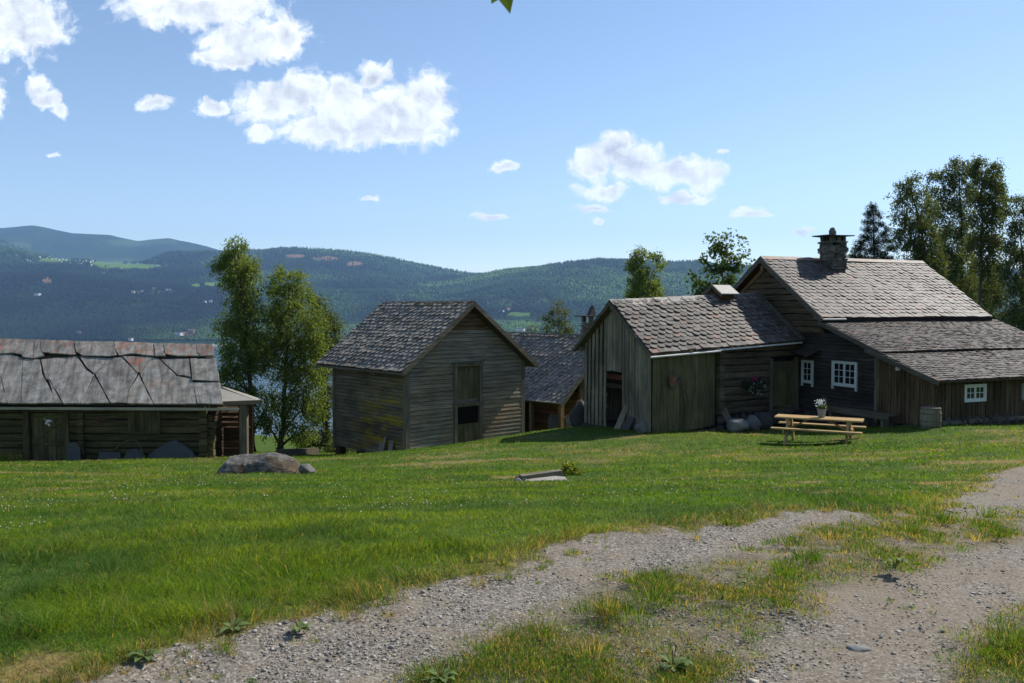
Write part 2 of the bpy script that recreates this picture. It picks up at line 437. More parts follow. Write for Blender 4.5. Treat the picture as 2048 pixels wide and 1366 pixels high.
def grass_density(x, y):
    rd = road_sd(x, y); st = strip_sd(x, y)
    lawn = sstep(-.04, .10, rd)
    pat = sstep(.44, .60, fbm(x * 2.6, y * 2.6, 31, 3))
    strip = sstep(.14, -.22, st) * (.14 + .86 * pat)
    tuft = (fbm(x * 6.5, y * 6.5, 33, 2) > .70) * .55 * sstep(2.6, .4, np.minimum(np.abs(rd), np.abs(st)))
    return np.maximum(np.maximum(lawn, strip), np.where(rd < 0, tuft, 0))
DRY = [(60, 1345, 110, 12), (40, 945, 130, 10), (150, 992, 90, 8), (130, 962, 130, 8), (960, 922, 160, 9), (800, 930, 110, 7), (600, 946, 60, 4), (1010, 955, 30, 10), (1960, 925, 110, 16), (1900, 965, 90, 14), (1600, 965, 60, 8), (1700, 985, 90, 7), (330, 920, 60, 5)]
_dry = [(hit(u, v), ru, rv) for u, v, ru, rv in DRY]
def dryness(x, y):
    d = sstep(.50, .76, fbm(x * .55 + 3, y * .55, 41, 4)) * .55 * sstep(8, 16, y)
    rd = road_sd(x, y)
    d = np.maximum(d, np.where(rd > -.05, sstep(.5, -.05, rd) * (.4 + .5 * vnoise(x * 4, y * 4, 43)), .15 + .6 * sstep(.4, .62, fbm(x * 2.1, y * 2.1, 47, 3))))
    for p, ru, rv in _dry:
        rx = ru / F * p.y; ry = rv / F * p.y * p.y / (1.65 - p.z + .001) * (1.0 if p.y < 12 else .85)
        q = np.hypot((x - p.x) / rx, (y - p.y) / max(ry, .3)) + (fbm(x * 1.7, y * 1.7, 45, 3) - .5) * 1.0
        d = np.maximum(d, sstep(1.1, .35, q) * .95)
    return np.clip(d, 0, 1)

# ground material: turf, dry turf and soil by the patches themselves
def turf_material():
    m, t = newmat('turf'); co = coords(t)
    at = t.node('ShaderNodeAttribute'); at.attribute_name = 'Col'; sp = t.node('ShaderNodeSeparateColor'); t.link(at.outputs['Color'], sp.inputs[0])
    n = t.noise(co, 9, 6, .65); n2 = t.noise(co, .35, 4, .6); n3 = t.noise(co, 2.2, 4, .6)
    gcol = t.ramp(n, [(.3, (.028, .052, .008)), (.55, (.055, .10, .013)), (.8, (.10, .155, .022))])
    gcol = t.mix(t.mapr(n2, .4, .65, 0, .5), gcol, t.mix(1.0, gcol, (1.25, 1.0, .7), 'MULTIPLY'))
    gcol = t.mix(t.mapr(n3, .5, .7, 0, .35), gcol, (.10, .11, .03))
    dcol = t.ramp(n, [(.3, (.09, .075, .03)), (.7, (.26, .20, .085))])
    col = t.mix(sp.outputs[0], gcol, dcol)
    soil = t.ramp(n, [(.3, (.09, .075, .055)), (.7, (.2, .17, .13))])
    col = t.mix(sp.outputs[1], col, soil)
    t.link(col, t.b.inputs['Base Color']); t.b.inputs['Roughness'].default_value = .95; t.b.inputs['Specular IOR Level'].default_value = .1
    bump(t, n, .8, .05)
    return m
def gravel_material():
    m, t = newmat('gravel'); co = coords(t)
    vo = t.node('ShaderNodeTexVoronoi'); vo.inputs['Scale'].default_value = 85; t.link(co, vo.inputs[0])
    vo2 = t.node('ShaderNodeTexVoronoi'); vo2.inputs['Scale'].default_value = 38; t.link(co, vo2.inputs[0])
    n = t.noise(co, 1.1, 4, .6); n2 = t.noise(co, 140, 4, .7)
    sc = t.node('ShaderNodeSeparateColor'); t.link(vo.outputs['Color'], sc.inputs[0])
    st = t.ramp(sc.outputs[0], [(.0, (.068, .06, .05)), (.45, (.148, .131, .11)), (.8, (.228, .202, .168)), (1.0, (.345, .312, .265))])
    sand = t.ramp(n2, [(.3, (.152, .122, .087)), (.7, (.245, .20, .146))])
    at = t.node('ShaderNodeAttribute'); at.attribute_name = 'Col'; sp = t.node('ShaderNodeSeparateColor'); t.link(at.outputs['Color'], sp.inputs[0])
    f = t.math('ADD', t.math('MULTIPLY', sp.outputs[0], .55), t.mapr(n, .38, .62, 0, .55), clamp=True)
    col = t.mix(f, st, sand)
    turfy = t.ramp(n2, [(.3, (.07, .062, .03)), (.55, (.15, .125, .065)), (.75, (.24, .20, .115))])
    col = t.mix(t.math('MULTIPLY', sp.outputs[1], .85), col, turfy)
    t.link(col, t.b.inputs['Base Color']); t.b.inputs['Roughness'].default_value = .95; t.b.inputs['Specular IOR Level'].default_value = .08
    h = t.math('ADD', t.math('MULTIPLY', t.math('SUBTRACT', 1.0, vo.outputs['Distance']), .5), t.math('SUBTRACT', 1.0, vo2.outputs['Distance']))
    bump(t, t.math('ADD', h, t.math('MULTIPLY', n2, .4)), .45, .007)
    return m
M_turf = turf_material(); M_gravel = gravel_material()

# one polar sheet from under the camera down to the lake shore
NA = 900; ths = np.linspace(0, 2 * PI, NA, endpoint=False)
# finer azimuth in front
fr = np.linspace(rad(40), rad(140), 640); bk = np.linspace(rad(140), rad(400), 200)[1:-1]; ths = np.concatenate([fr, bk]); NA = len(ths)
rs = np.concatenate([np.linspace(.3, 2.6, 8)[:-1], np.geomspace(2.6, 16, 140)[:-1], np.geomspace(16, 75, 110)[:-1], np.geomspace(75, 1500, 46)])
NR = len(rs)
RR, TT = np.meshgrid(rs, ths, indexing='ij'); GX = RR * np.cos(TT); GY = RR * np.sin(TT); GZ = gz(GX, GY)
near = RR < 40
rdm = np.full(GX.shape, 9.0); dm = np.zeros(GX.shape); sm = np.zeros(GX.shape)
rdm[near] = road_sd(GX[near], GY[near]); dm[near] = dryness(GX[near], GY[near])
gdm = np.ones(GX.shape); gdm[near] = grass_density(GX[near], GY[near])
soil = np.where(near, np.clip(1 - gdm, 0, 1) * .8, 0)
GZ = GZ - np.where(rdm < 0, .035 * sstep(0, -.5, rdm), 0) + np.where((rdm < 0) & near, (fbm(GX * 7, GY * 7, 51, 3) - .5) * .014, 0)
idx = np.arange(NR * NA).reshape(NR, NA)
q = np.stack([idx[:-1, :], idx[1:, :], np.roll(idx, -1, 1)[1:, :], np.roll(idx, -1, 1)[:-1, :]], -1).reshape(-1, 4)
V = np.stack([GX, GY, GZ], -1).reshape(-1, 3)
fm = rdm.reshape(-1)[q].mean(1) < 0
sand = np.zeros(GX.shape); sand[near] = sstep(.1, .9, -strip_sd(GX[near], GY[near]) * 0 + fbm(GX[near] * .8, GY[near] * .8, 61, 3)) * (GX[near] > .35 * GY[near])
def sub(qs, colr, name, mat):
    used, inv = np.unique(qs.ravel(), return_inverse=True)
    return np_mesh(name, V[used], inv.reshape(-1, 4), None, mat, True, colr[used])
z0 = np.zeros(V.shape[0]); dirt = np.zeros(GX.shape); dirt[near] = sstep(.16, -.2, strip_sd(GX[near], GY[near])) * (.45 + .55 * sstep(.35, .6, fbm(GX[near] * 2.6, GY[near] * 2.6, 31, 3)))
lawn = sub(q[~fm], np.stack([dm.ravel(), soil.ravel(), z0], -1), 'lawn', M_turf); tag(lawn, kind='structure')
road = sub(q[fm], np.stack([sand.ravel(), dirt.ravel(), z0], -1), 'gravel_road', M_gravel); tag(road, kind='structure')

# ================================================================== LAKE AND FAR HILLS
def lake_mat():
    m, t = newmat('lake_water'); co = coords(t)
    t.b.inputs['Base Color'].default_value = (.012, .03, .055, 1); t.b.inputs['Roughness'].default_value = .12
    n = t.noise(t.scaled(co, (.05, .16, 1)), 1.0, 4, .6); bump(t, n, .25, 1.0)
    return m
mb = MB(); mb.add([(-9000, 560, -132), (9000, 560, -132), (9000, 3600, -132), (-9000, 3600, -132)], [(0, 1, 2, 3)])
lake = mb.build('lake', lake_mat()); tag(lake, kind='structure')

KY = np.array([3150, 3600, 4200, 5000, 6000, 7200, 9000, 11500, 14500.])
HILL = {-1400: [690, 640, 580, 545, 505, 495, 480, 470, 480], -500: [690, 640, 580, 540, 500, 495, 482, 466, 478], 0: [688, 646, 592, 545, 497, 508, 480, 458, 470],
        70: [688, 646, 597, 549, 513, 522, 509, 452, 470], 110: [688, 647, 599, 551, 519, 527, 520, 459, 474], 150: [688, 648, 602, 554, 524, 532, 520, 466, 480], 225: [688, 648, 606, 560, 529, 533, 528, 472, 486],
        280: [688, 650, 610, 566, 534, 528, 530, 482, 492], 340: [688, 650, 613, 572, 541, 508, 525, 478, 492], 400: [688, 650, 613, 574, 541, 504, 522, 491, 500], 440: [688, 650, 613, 575, 541, 503, 522, 501, 508],
        500: [688, 650, 612, 576, 541, 500, 520, 514, 518], 560: [688, 650, 611, 577, 541, 497, 520, 520, 522], 640: [688, 650, 611, 580, 545, 500, 520, 522, 526], 720: [688, 650, 615, 586, 550, 510, 530, 530, 532],
        800: [688, 650, 620, 590, 560, 527, 545, 545, 545], 880: [688, 650, 620, 592, 566, 541, 556, 556, 556], 935: [689, 650, 618, 588, 556, 553, 562, 564, 566], 1000: [690, 650, 613, 574, 543, 560, 566, 566, 566],
        1100: [690, 646, 605, 561, 528, 552, 566, 566, 566], 1200: [690, 642, 600, 556, 521, 550, 566, 566, 566], 1330: [690, 640, 600, 556, 528, 552, 566, 566, 566], 1500: [690, 640, 600, 560, 532, 556, 566, 566, 566],
        2000: [690, 640, 600, 570, 548, 560, 566, 566, 566], 3500: [690, 640, 600, 570, 540, 550, 560, 560, 566]}
_uk = np.array(sorted(HILL)); _hv = np.array([HILL[k] for k in _uk], float)
_hz = CAMZ - (_hv - 618) / F * KY[None, :]
def hz(u, Y):
    u = np.asarray(u, float); Y = np.asarray(Y, float)
    zz = np.stack([np.interp(u, _uk, _hz[:, j]) for j in range(len(KY))], 0)
    j = np.clip(np.searchsorted(KY, Y) - 1, 0, len(KY) - 2); t = (Y - KY[j]) / (KY[j + 1] - KY[j]); t = np.clip(t, 0, 1); ts = t * .45 + (t * t * (3 - 2 * t)) * .55
    a = np.take_along_axis(zz, j[None], 0)[0]; b = np.take_along_axis(zz, (j + 1)[None], 0)[0]
    x = Y * (u - CX) / F
    n = (fbm(x / 900, Y / 900, 71, 4) - .5) * (60 + 70 * sstep(3400, 4000, Y) * sstep(5900, 5200, Y)) + (fbm(x / 210, Y / 260, 72, 3) - .5) * 26
    return a + (b - a) * ts + n * sstep(3150, 3900, Y)
UG = np.concatenate([np.linspace(-1400, -120, 50)[:-1], np.linspace(-120, 2160, 460), np.linspace(2160, 3500, 50)[1:]])
YG = np.concatenate([np.linspace(3150, 7400, 150)[:-1], np.linspace(7400, 14500, 60)])
YY, UU = np.meshgrid(YG, UG, indexing='ij')
sh = YY.shape; HZ = hz(UU.ravel(), YY.ravel()).reshape(sh); HX = YY * (UU - CX) / F
def huv(u, Y, z): return 618 + (CAMZ - z) / Y * F
HVv = huv(UU, YY, HZ)
# open land seen among the forest: fields (green), clearings (pale), felled slopes (reddish)
FIELDS = [(265, 532, 62, 5.5, 0), (215, 527, 40, 3.5, 0), (105, 520, 40, 4, 0), (430, 568, 28, 4, 0), (395, 570, 14, 3, 0), (1040, 628, 34, 4, 0), (1010, 605, 40, 8, 1), (905, 600, 30, 7, 1), (850, 590, 35, 6, 1), (1080, 600, 30, 5, 1),
          (655, 517, 26, 4.5, 2), (590, 512, 20, 4, 2), (710, 527, 16, 4, 2), (95, 560, 12, 6, 2), (305, 585, 60, 4, 1), (245, 520, 100, 3, 1), (30, 492, 36, 9, 1), (260, 487, 60, 8, 1), (330, 484, 40, 6, 1), (690, 583, 30, 6, 1), (800, 600, 40, 6, 1), (370, 668, 22, 4, 2), (960, 590, 30, 6, 1)]
def open_land(u, v, Y):
    f = [np.zeros(u.shape) for _ in range(3)]
    wv = (vnoise(u / 9, v / 4, 81) - .5) * .7
    for cu, cv, ru, rv, k in FIELDS:
        qd = np.hypot((u - cu) / ru, (v - cv) / rv) + wv
        ok = np.where((cu < 60) & (k == 1) | (cv < 490), Y > 7000, True) 
        f[k] = np.maximum(f[k], sstep(1.05, .7, qd) * ok)
    return f
fl = open_land(UU, HVv, YY)
def hill_mat():
    m, t = newmat('forest_floor'); co = coords(t)
    at = t.node('ShaderNodeAttribute'); at.attribute_name = 'Col'; sp = t.node('ShaderNodeSeparateColor'); t.link(at.outputs['Color'], sp.inputs[0])
    n = t.noise(co, .018, 6, .7); n2 = t.noise(co, .0022, 4, .6)
    col = t.ramp(n, [(.32, (.008, .016, .006)), (.55, (.018, .036, .011)), (.75, (.04, .07, .018))])
    col = t.mix(t.mapr(n2, .45, .6, 0, .6), col, t.mix(1.0, col, (1.6, 1.7, 1.1), 'MULTIPLY'))
    col = t.mix(sp.outputs[0], col, (.10, .17, .035)); col = t.mix(t.math('MULTIPLY', sp.outputs[1], .8), col, (.055, .085, .025)); col = t.mix(sp.outputs[2], col, (.20, .125, .07))
    t.link(col, t.b.inputs['Base Color']); t.b.inputs['Roughness'].default_value = 1; t.b.inputs['Specular IOR Level'].default_value = 0
    bump(t, n, 1.0, 12)
    return m
M_hill = hill_mat()
idx = np.arange(sh[0] * sh[1]).reshape(sh)
q = np.stack([idx[:-1, :-1], idx[:-1, 1:], idx[1:, 1:], idx[1:, :-1]], -1).reshape(-1, 4)
hills = np_mesh('hills', np.stack([HX, YY, HZ], -1).reshape(-1, 3), q, None, M_hill, True, np.stack([f.ravel() for f in fl], -1)); tag(hills, kind='structure')

def hill_hit(u, v, y0=3200, y1=13000):
    ys = np.linspace(y0, y1, 1500); z = hz(np.full(ys.shape, float(u)), ys); d = ray(u, v)
    k = ys / d.y; b = (CAMZ + d.z * k) < z
    i = int(np.argmax(b)) if b.any() else 400
    return Vector((ys[i] * (u - CX) / F, ys[i], float(z[i])))

# forest: one mass of small conifers and rounder broadleaf crowns
N = 255000
u = np.concatenate([RNG.uniform(-160, 2200, 190000), RNG.uniform(-1000, -160, 45000), RNG.uniform(2200, 2700, 20000)]); Y = 3230 / (1 - RNG.uniform(0, 1, N) * (1 - 3230 / 9000.))
z = hz(u, Y); v = huv(u, Y, z); f = open_land(u, v, Y); f2 = open_land(u, v - 18 / Y * F, Y); f3 = open_land(u, v - 9 / Y * F, Y); f = [np.maximum(np.maximum(a, b_), c_) for a, b_, c_ in zip(f, f2, f3)]
keep = (RNG.uniform(0, 1, N) > np.maximum(np.maximum(f[0] * 1.1, f[1] * .75), f[2] * .95)) & (z > -131)
u, Y, z, v = u[keep], Y[keep], z[keep], v[keep]; N = len(u); x = Y * (u - CX) / F
kind = (fbm(x / 500, Y / 700, 91, 3) + RNG.uniform(-.13, .13, N)) > .56 + .06 * (u < 400)
h = np.where(kind, RNG.uniform(9, 16, N), RNG.uniform(13, 25, N)) * np.clip(Y / 4500, .85, 1.5); w = h * np.where(kind, .36, RNG.uniform(.17, .24, N))
NS = 5; an = np.arange(NS) * 2 * PI / NS
a0 = RNG.uniform(0, 6, N)
lowz = np.where(kind, .45, .12)
ring = np.stack([x[:, None] + w[:, None] * np.cos(an + a0[:, None]) * RNG.uniform(.75, 1.25, (N, NS)), Y[:, None] + w[:, None] * np.sin(an + a0[:, None]), (z + h * lowz)[:, None] + RNG.uniform(-.08, .08, (N, NS)) * h[:, None]], -1)
top = np.stack([x, Y, z + h], -1); bot = np.stack([x, Y, z - 2], -1)
V = np.concatenate([ring, top[:, None], bot[:, None]], 1).reshape(-1, 3); b = np.arange(N)[:, None] * (NS + 2)
T = np.concatenate([np.stack([b[:, 0] + k, b[:, 0] + (k + 1) % NS, b[:, 0] + NS], -1) for k in range(NS)] + [np.stack([b[:, 0] + (k + 1) % NS, b[:, 0] + k, b[:, 0] + NS + 1], -1) for k in range(NS)])
tone = (RNG.uniform(.55, 1.45, N) * (.35 + 1.3 * sstep(.3, .7, fbm(x / 420, Y / 700, 93, 4))) * np.where(u < 640, 1 - .6 * sstep(640, 330, u) * sstep(525, 540, v), 1))[:, None]  # random tones; the left slope's cloud shadow is painted in as darker trees
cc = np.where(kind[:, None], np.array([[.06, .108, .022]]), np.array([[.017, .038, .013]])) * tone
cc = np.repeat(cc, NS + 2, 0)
def vc_mat(name, rough=.9, trans=0.0, spec=.1):
    m, t = newmat(name); at = t.node('ShaderNodeAttribute'); at.attribute_name = 'Col'
    t.link(at.outputs['Color'], t.b.inputs['Base Color']); t.b.inputs['Roughness'].default_value = rough; t.b.inputs['Specular IOR Level'].default_value = spec
    if trans:
        tr = t.node('ShaderNodeBsdfTranslucent'); t.link(t.mix(1.0, at.outputs['Color'], (1.6, 1.45, .55), 'MULTIPLY'), tr.inputs[0])
        mx = t.node('ShaderNodeMixShader'); mx.inputs[0].default_value = trans
        t.link(t.b.outputs[0], mx.inputs[1]); t.link(tr.outputs[0], mx.inputs[2]); t.link(mx.outputs[0], t.out.inputs[0])
    return m
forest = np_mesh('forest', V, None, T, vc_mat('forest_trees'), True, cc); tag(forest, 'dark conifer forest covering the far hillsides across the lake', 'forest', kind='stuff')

# houses scattered on the far hillsides, each its own small building
M_hw = plain('house_white', (.72, .71, .68), .8, bmp=0); M_hr = plain('house_roof_dark', (.12, .11, .11), .8, bmp=0); M_hr2 = plain('house_roof_red', (.33, .14, .09), .8, bmp=0); M_hb = plain('house_brown', (.25, .15, .1), .8, bmp=0)
def far_house_mesh(nm, L, Wd, H, R, wm, rm):
    mbx = MB(); mbx.box(-L / 2, L / 2, -Wd / 2, Wd / 2, -3, H)
    mbx.add([(-L / 2, -Wd / 2, H), (-L / 2, Wd / 2, H), (-L / 2, 0, H + R), (L / 2, -Wd / 2, H), (L / 2, Wd / 2, H), (L / 2, 0, H + R)], [(0, 2, 1), (3, 4, 5)])
    nb = len(mbx.f); e = .6
    mbx.add([(-L / 2 - e, -Wd / 2 - e, H - .4), (L / 2 + e, -Wd / 2 - e, H - .4), (L / 2 + e, 0, H + R + .25), (-L / 2 - e, 0, H + R + .25), (-L / 2 - e, Wd / 2 + e, H - .4), (L / 2 + e, Wd / 2 + e, H - .4)], [(0, 1, 2, 3), (3, 2, 5, 4)])
    me = bpy.data.meshes.new(nm); me.from_pydata(mbx.v, [], mbx.f); me.materials.append(wm); me.materials.append(rm)
    for i, p in enumerate(me.polygons): p.material_index = 1 if i >= nb else 0
    return me
HM = [far_house_mesh('far_house', 15, 10, 7, 4, M_hw, M_hr), far_house_mesh('far_house', 18, 11, 6, 5, M_hw, M_hr2), far_house_mesh('far_house', 22, 12, 7, 5, M_hb, M_hr), far_house_mesh('far_house', 36, 14, 6, 5, M_hw, M_hr)]
VILL = [(84, 518), (92, 515), (100, 520), (108, 522), (116, 521), (123, 524), (130, 522), (137, 524), (143, 526), (150, 523), (157, 526), (163, 525), (170, 527), (176, 525), (182, 528), (188, 526), (128, 528), (146, 530), (166, 531), (187, 534), (60, 524), (66, 527), (40, 515), (72, 530)]
def place_house(u, v, k, label, group=None, s=1.0, dz=0.0):
    s *= .88
    p = hill_hit(u, v); o = bpy.data.objects.new('far_house', HM[k]); COL.objects.link(o); o.location = p + Vector((0, -15, 4 + dz)); o.rotation_euler = (0, 0, random.uniform(-.6, .6)); o.scale = (s, s, s)
    tag(o, label, 'house', group); return o
for i, (u_, v_) in enumerate(VILL):
    place_house(u_, v_, random.choice([0, 0, 0, 3]), 'tiny white house in the village strung along the far hillside shelf', 'white houses of the far hillside village', random.uniform(.7, 1.0), 6)
place_house(318, 533, 3, 'white house at the right end of the bright green hillside field'); place_house(335, 534, 2, 'brown farm building just past the right end of the green hillside field')
place_house(246, 539, 1, 'red roofed house just below the green hillside field'); place_house(212, 549, 0, 'lone white house standing below the village in dark forest', s=1.2)
place_house(80, 592, 3, 'lone pale roofed building in the darkest forest far left', s=1.2)
place_house(312, 581, 2, 'brown house in the mid slope clearing left of the birches', s=1.1); place_house(270, 587, 1, 'red roofed house at the left end of the mid slope clearing'); place_house(288, 585, 0, 'white house in the middle of the mid slope clearing'); place_house(340, 582, 3, 'long white house on the right of the mid slope clearing', s=.9); place_house(388, 585, 3, 'long pale building just left of the birch crown', s=.9)
place_house(412, 607, 0, 'white house low on the slope beside the birch crown', s=1.1); place_house(424, 606, 0, 'white house low on the slope half behind the birch crown', s=1.1)
place_house(360, 672, 3, 'long pale roofed building near the far shore above the slab roofed barn', s=1.2); place_house(385, 666, 2, 'brown cabin among shore trees above the slab roofed barn', s=1.2); place_house(160, 670, 2, 'dark long building at the far shore above the slab roofed barn', s=1.2); place_house(265, 682, 1, 'red roofed house at the far shore behind the barn ridge')
place_house(1003, 625, 3, 'white farmhouse at the left end of the small green field', s=.8); place_house(1018, 622, 1, 'red roofed barn beside the small green field')
place_house(1040, 664, 3, 'long white building at the far shore above the low shingled roof', s=1.2); place_house(1062, 662, 0, 'white house at the far shore left of the young tree', s=1.2)

# ================================================================== HAZE
hm = bpy.data.materials.new('haze'); hm.use_nodes = True; ht = NT(hm.node_tree); ht.n.clear()
ho = ht.node('ShaderNodeOutputMaterial'); hp = ht.node('ShaderNodeVolumePrincipled'); ht.link(hp.outputs[0], ho.inputs['Volume'])
hp.inputs['Color'].default_value = (.36, .60, 1.0, 1); hp.inputs['Density'].default_value = 4.7e-5; hp.inputs['Anisotropy'].default_value = .1
mb = MB(); mb.box(-21500, 21500, -1600, 14800, -150, 1330)
hz_o = mb.build('haze', hm); tag(hz_o, 'thin blue air haze over the valley and hills', 'haze', kind='stuff')
# ================================================================== MATERIALS OF THE FARM
W_gr = lambda n, g, **k: wood(n, (.055, .047, .04), (.155, .138, .118), (.27, .245, .215), g, **k)[0]
M_logg = wood('log_grey_green', (.028, .026, .014), (.085, .078, .042), (.15, .14, .08), 'x', vary=.5, stain=.6)[0]
M_logg_z = wood('plank_grey_green', (.032, .029, .016), (.095, .087, .05), (.165, .152, .09), 'z', vary=.5, stain=.6)[0]
M_plankz = wood('plank_silver', (.076, .071, .059), (.225, .211, .176), (.345, .326, .277), 'z', vary=.45, stain=.55)[0]
M_plankz_moss = wood('plank_mossy', (.045, .042, .022), (.12, .112, .066), (.195, .183, .115), 'z', vary=.4, stain=.5)[0]
M_logs = wood('log_grey', (.034, .028, .022), (.10, .087, .066), (.175, .155, .12), 'x', vary=.5, stain=.6)[0]
M_logy = wood('log_grey_side', (.055, .043, .032), (.16, .13, .095), (.26, .22, .165), 'y', vary=.5, stain=.5)[0]
M_sidey = wood('siding_dark', (.02, .0175, .018), (.054, .049, .05), (.098, .09, .09), 'y', vary=.4, stain=.5)[0]
M_brownz = wood('plank_brown', (.044, .031, .019), (.115, .084, .053), (.19, .147, .096), 'z', vary=.6, stain=.5)[0]
M_trimz = wood('trim_grey', (.06, .055, .047), (.14, .13, .11), (.22, .205, .18), 'z', vary=.2, stain=.4)[0]
M_trimx = wood('trim_grey_long', (.06, .055, .047), (.15, .14, .12), (.25, .235, .205), 'x', vary=.2, stain=.4)[0]
M_trimy = wood('trim_grey_across', (.05, .046, .04), (.12, .11, .095), (.2, .185, .16), 'y', vary=.2, stain=.4)[0]
M_pale = wood('board_pale', (.16, .15, .13), (.33, .31, .27), (.45, .43, .385), 'x', vary=.2, stain=.3)[0]
M_darkw = wood('board_brown_dark', (.03, .017, .01), (.075, .042, .025), (.13, .075, .045), 'x', vary=.4, stain=.3)[0]
M_warm = wood('timber_warm', (.09, .055, .03), (.21, .135, .075), (.33, .22, .13), 'z', vary=.3, stain=.4)[0]
M_warmx = wood('timber_warm_long', (.08, .05, .03), (.19, .125, .075), (.3, .205, .125), 'x', vary=.4, stain=.4)[0]
M_table = wood('table_pine', (.20, .14, .07), (.33, .245, .13), (.44, .34, .19), 'x', vary=.2, stain=.12, rough=.6)[0]
M_slate = slate('slate_tile', (.046, .037, .031), (.105, .088, .075), (.185, .162, .142), rust=.04, vary=.45)
M_slate = M_slate[0]
M_slate_w = slate('slate_tile_warm', (.05, .04, .035), (.105, .088, .078), (.17, .15, .136), rust=.06, vary=.4, speck=.25)[0]
M_slate_s = slate('slate_tile_small', (.033, .028, .023), (.072, .06, .051), (.128, .11, .095), rust=.03, speck=.2, vary=.5)[0]
M_slate_g = slate('slate_tile_grey', (.078, .066, .054), (.21, .186, .155), (.35, .32, .275), rust=.02, vary=.6)[0]
def slab_mat():
    m, t = slate('stone_slab', (.118, .108, .092), (.248, .234, .205), (.39, .37, .33), vary=.3, speck=.6, scale=.5)
    # vertical weather streaks down the slope, orange lichen on the ridge stones
    co = coords(t); sk = t.node('ShaderNodeCombineXYZ'); sx_ = t.vmath('DOT_PRODUCT', co, (1, .34, 0), out='v'); t.link(sx_, sk.inputs[0]); t.link(t.vmath('DOT_PRODUCT', co, (0, 1, .8), out='v'), sk.inputs[1]); st = t.noise(t.scaled(sk.outputs[0], (5.0, .55, 1)), 1.0, 6, .7)
    prev = t.b.inputs['Base Color'].links[0].from_socket
    c = t.mix(t.mapr(st, .47, .62, 0, .55), prev, (.075, .06, .052)); c = t.mix(t.mapr(st, .47, .34, 0, .45), c, (.42, .40, .365))
    at = t.node('ShaderNodeAttribute'); at.attribute_name = 'Col'; sp = t.node('ShaderNodeSeparateColor'); t.link(at.outputs['Color'], sp.inputs[0])
    ln = t.noise(t.scaled(co, (9, 2.0, 2.0)), 1.0, 4, .7)
    c = t.mix(t.math('MULTIPLY', sp.outputs[0], t.mapr(ln, .54, .61, 0, .85)), c, (.46, .12, .04))
    t.link(c, t.b.inputs['Base Color']); return m
M_slab = slab_mat()
M_stone = plain('fieldstone', (.14, .133, .12), .85, .2, 5, .5, bmp=.6)
M_stoned = plain('fieldstone_dark', (.055, .051, .046), .85, .2, 5, .5, bmp=.6, vary=.4)
M_stonel = plain('flat_stone_grey', (.07, .072, .064), .8, .25, 6, .4, bmp=.4, vary=.2)
M_chim = slate('chimney_stone', (.04, .034, .028), (.10, .088, .07), (.19, .17, .14), vary=.8, speck=.3)[0]
M_white = plain('window_paint', (.62, .64, .60), .5, .4, 12, .06, bmp=.05)
M_iron = plain('iron', (.05, .05, .05), .6, .4, 10, .3)
M_rusty = plain('rusty_iron', (.13, .07, .045), .8, .3, 10, .4)
M_tin = plain('gutter_tin', (.62, .60, .56), .45, .5, 6, .15, bmp=.1)
M_inner_shade = plain('interior_shade', (.015, .013, .012), 1, 0, 3, .2, bmp=0)  # near-black colour in place of the shade inside buildings and openings
M_glass, _t = newmat('window_glass'); _t.b.inputs['Base Color'].default_value = (.012, .014, .016, 1); _t.b.inputs['Roughness'].default_value = .06
M_deck = plain('roof_boards', (.075, .06, .045), .9, .1, 6, .4)

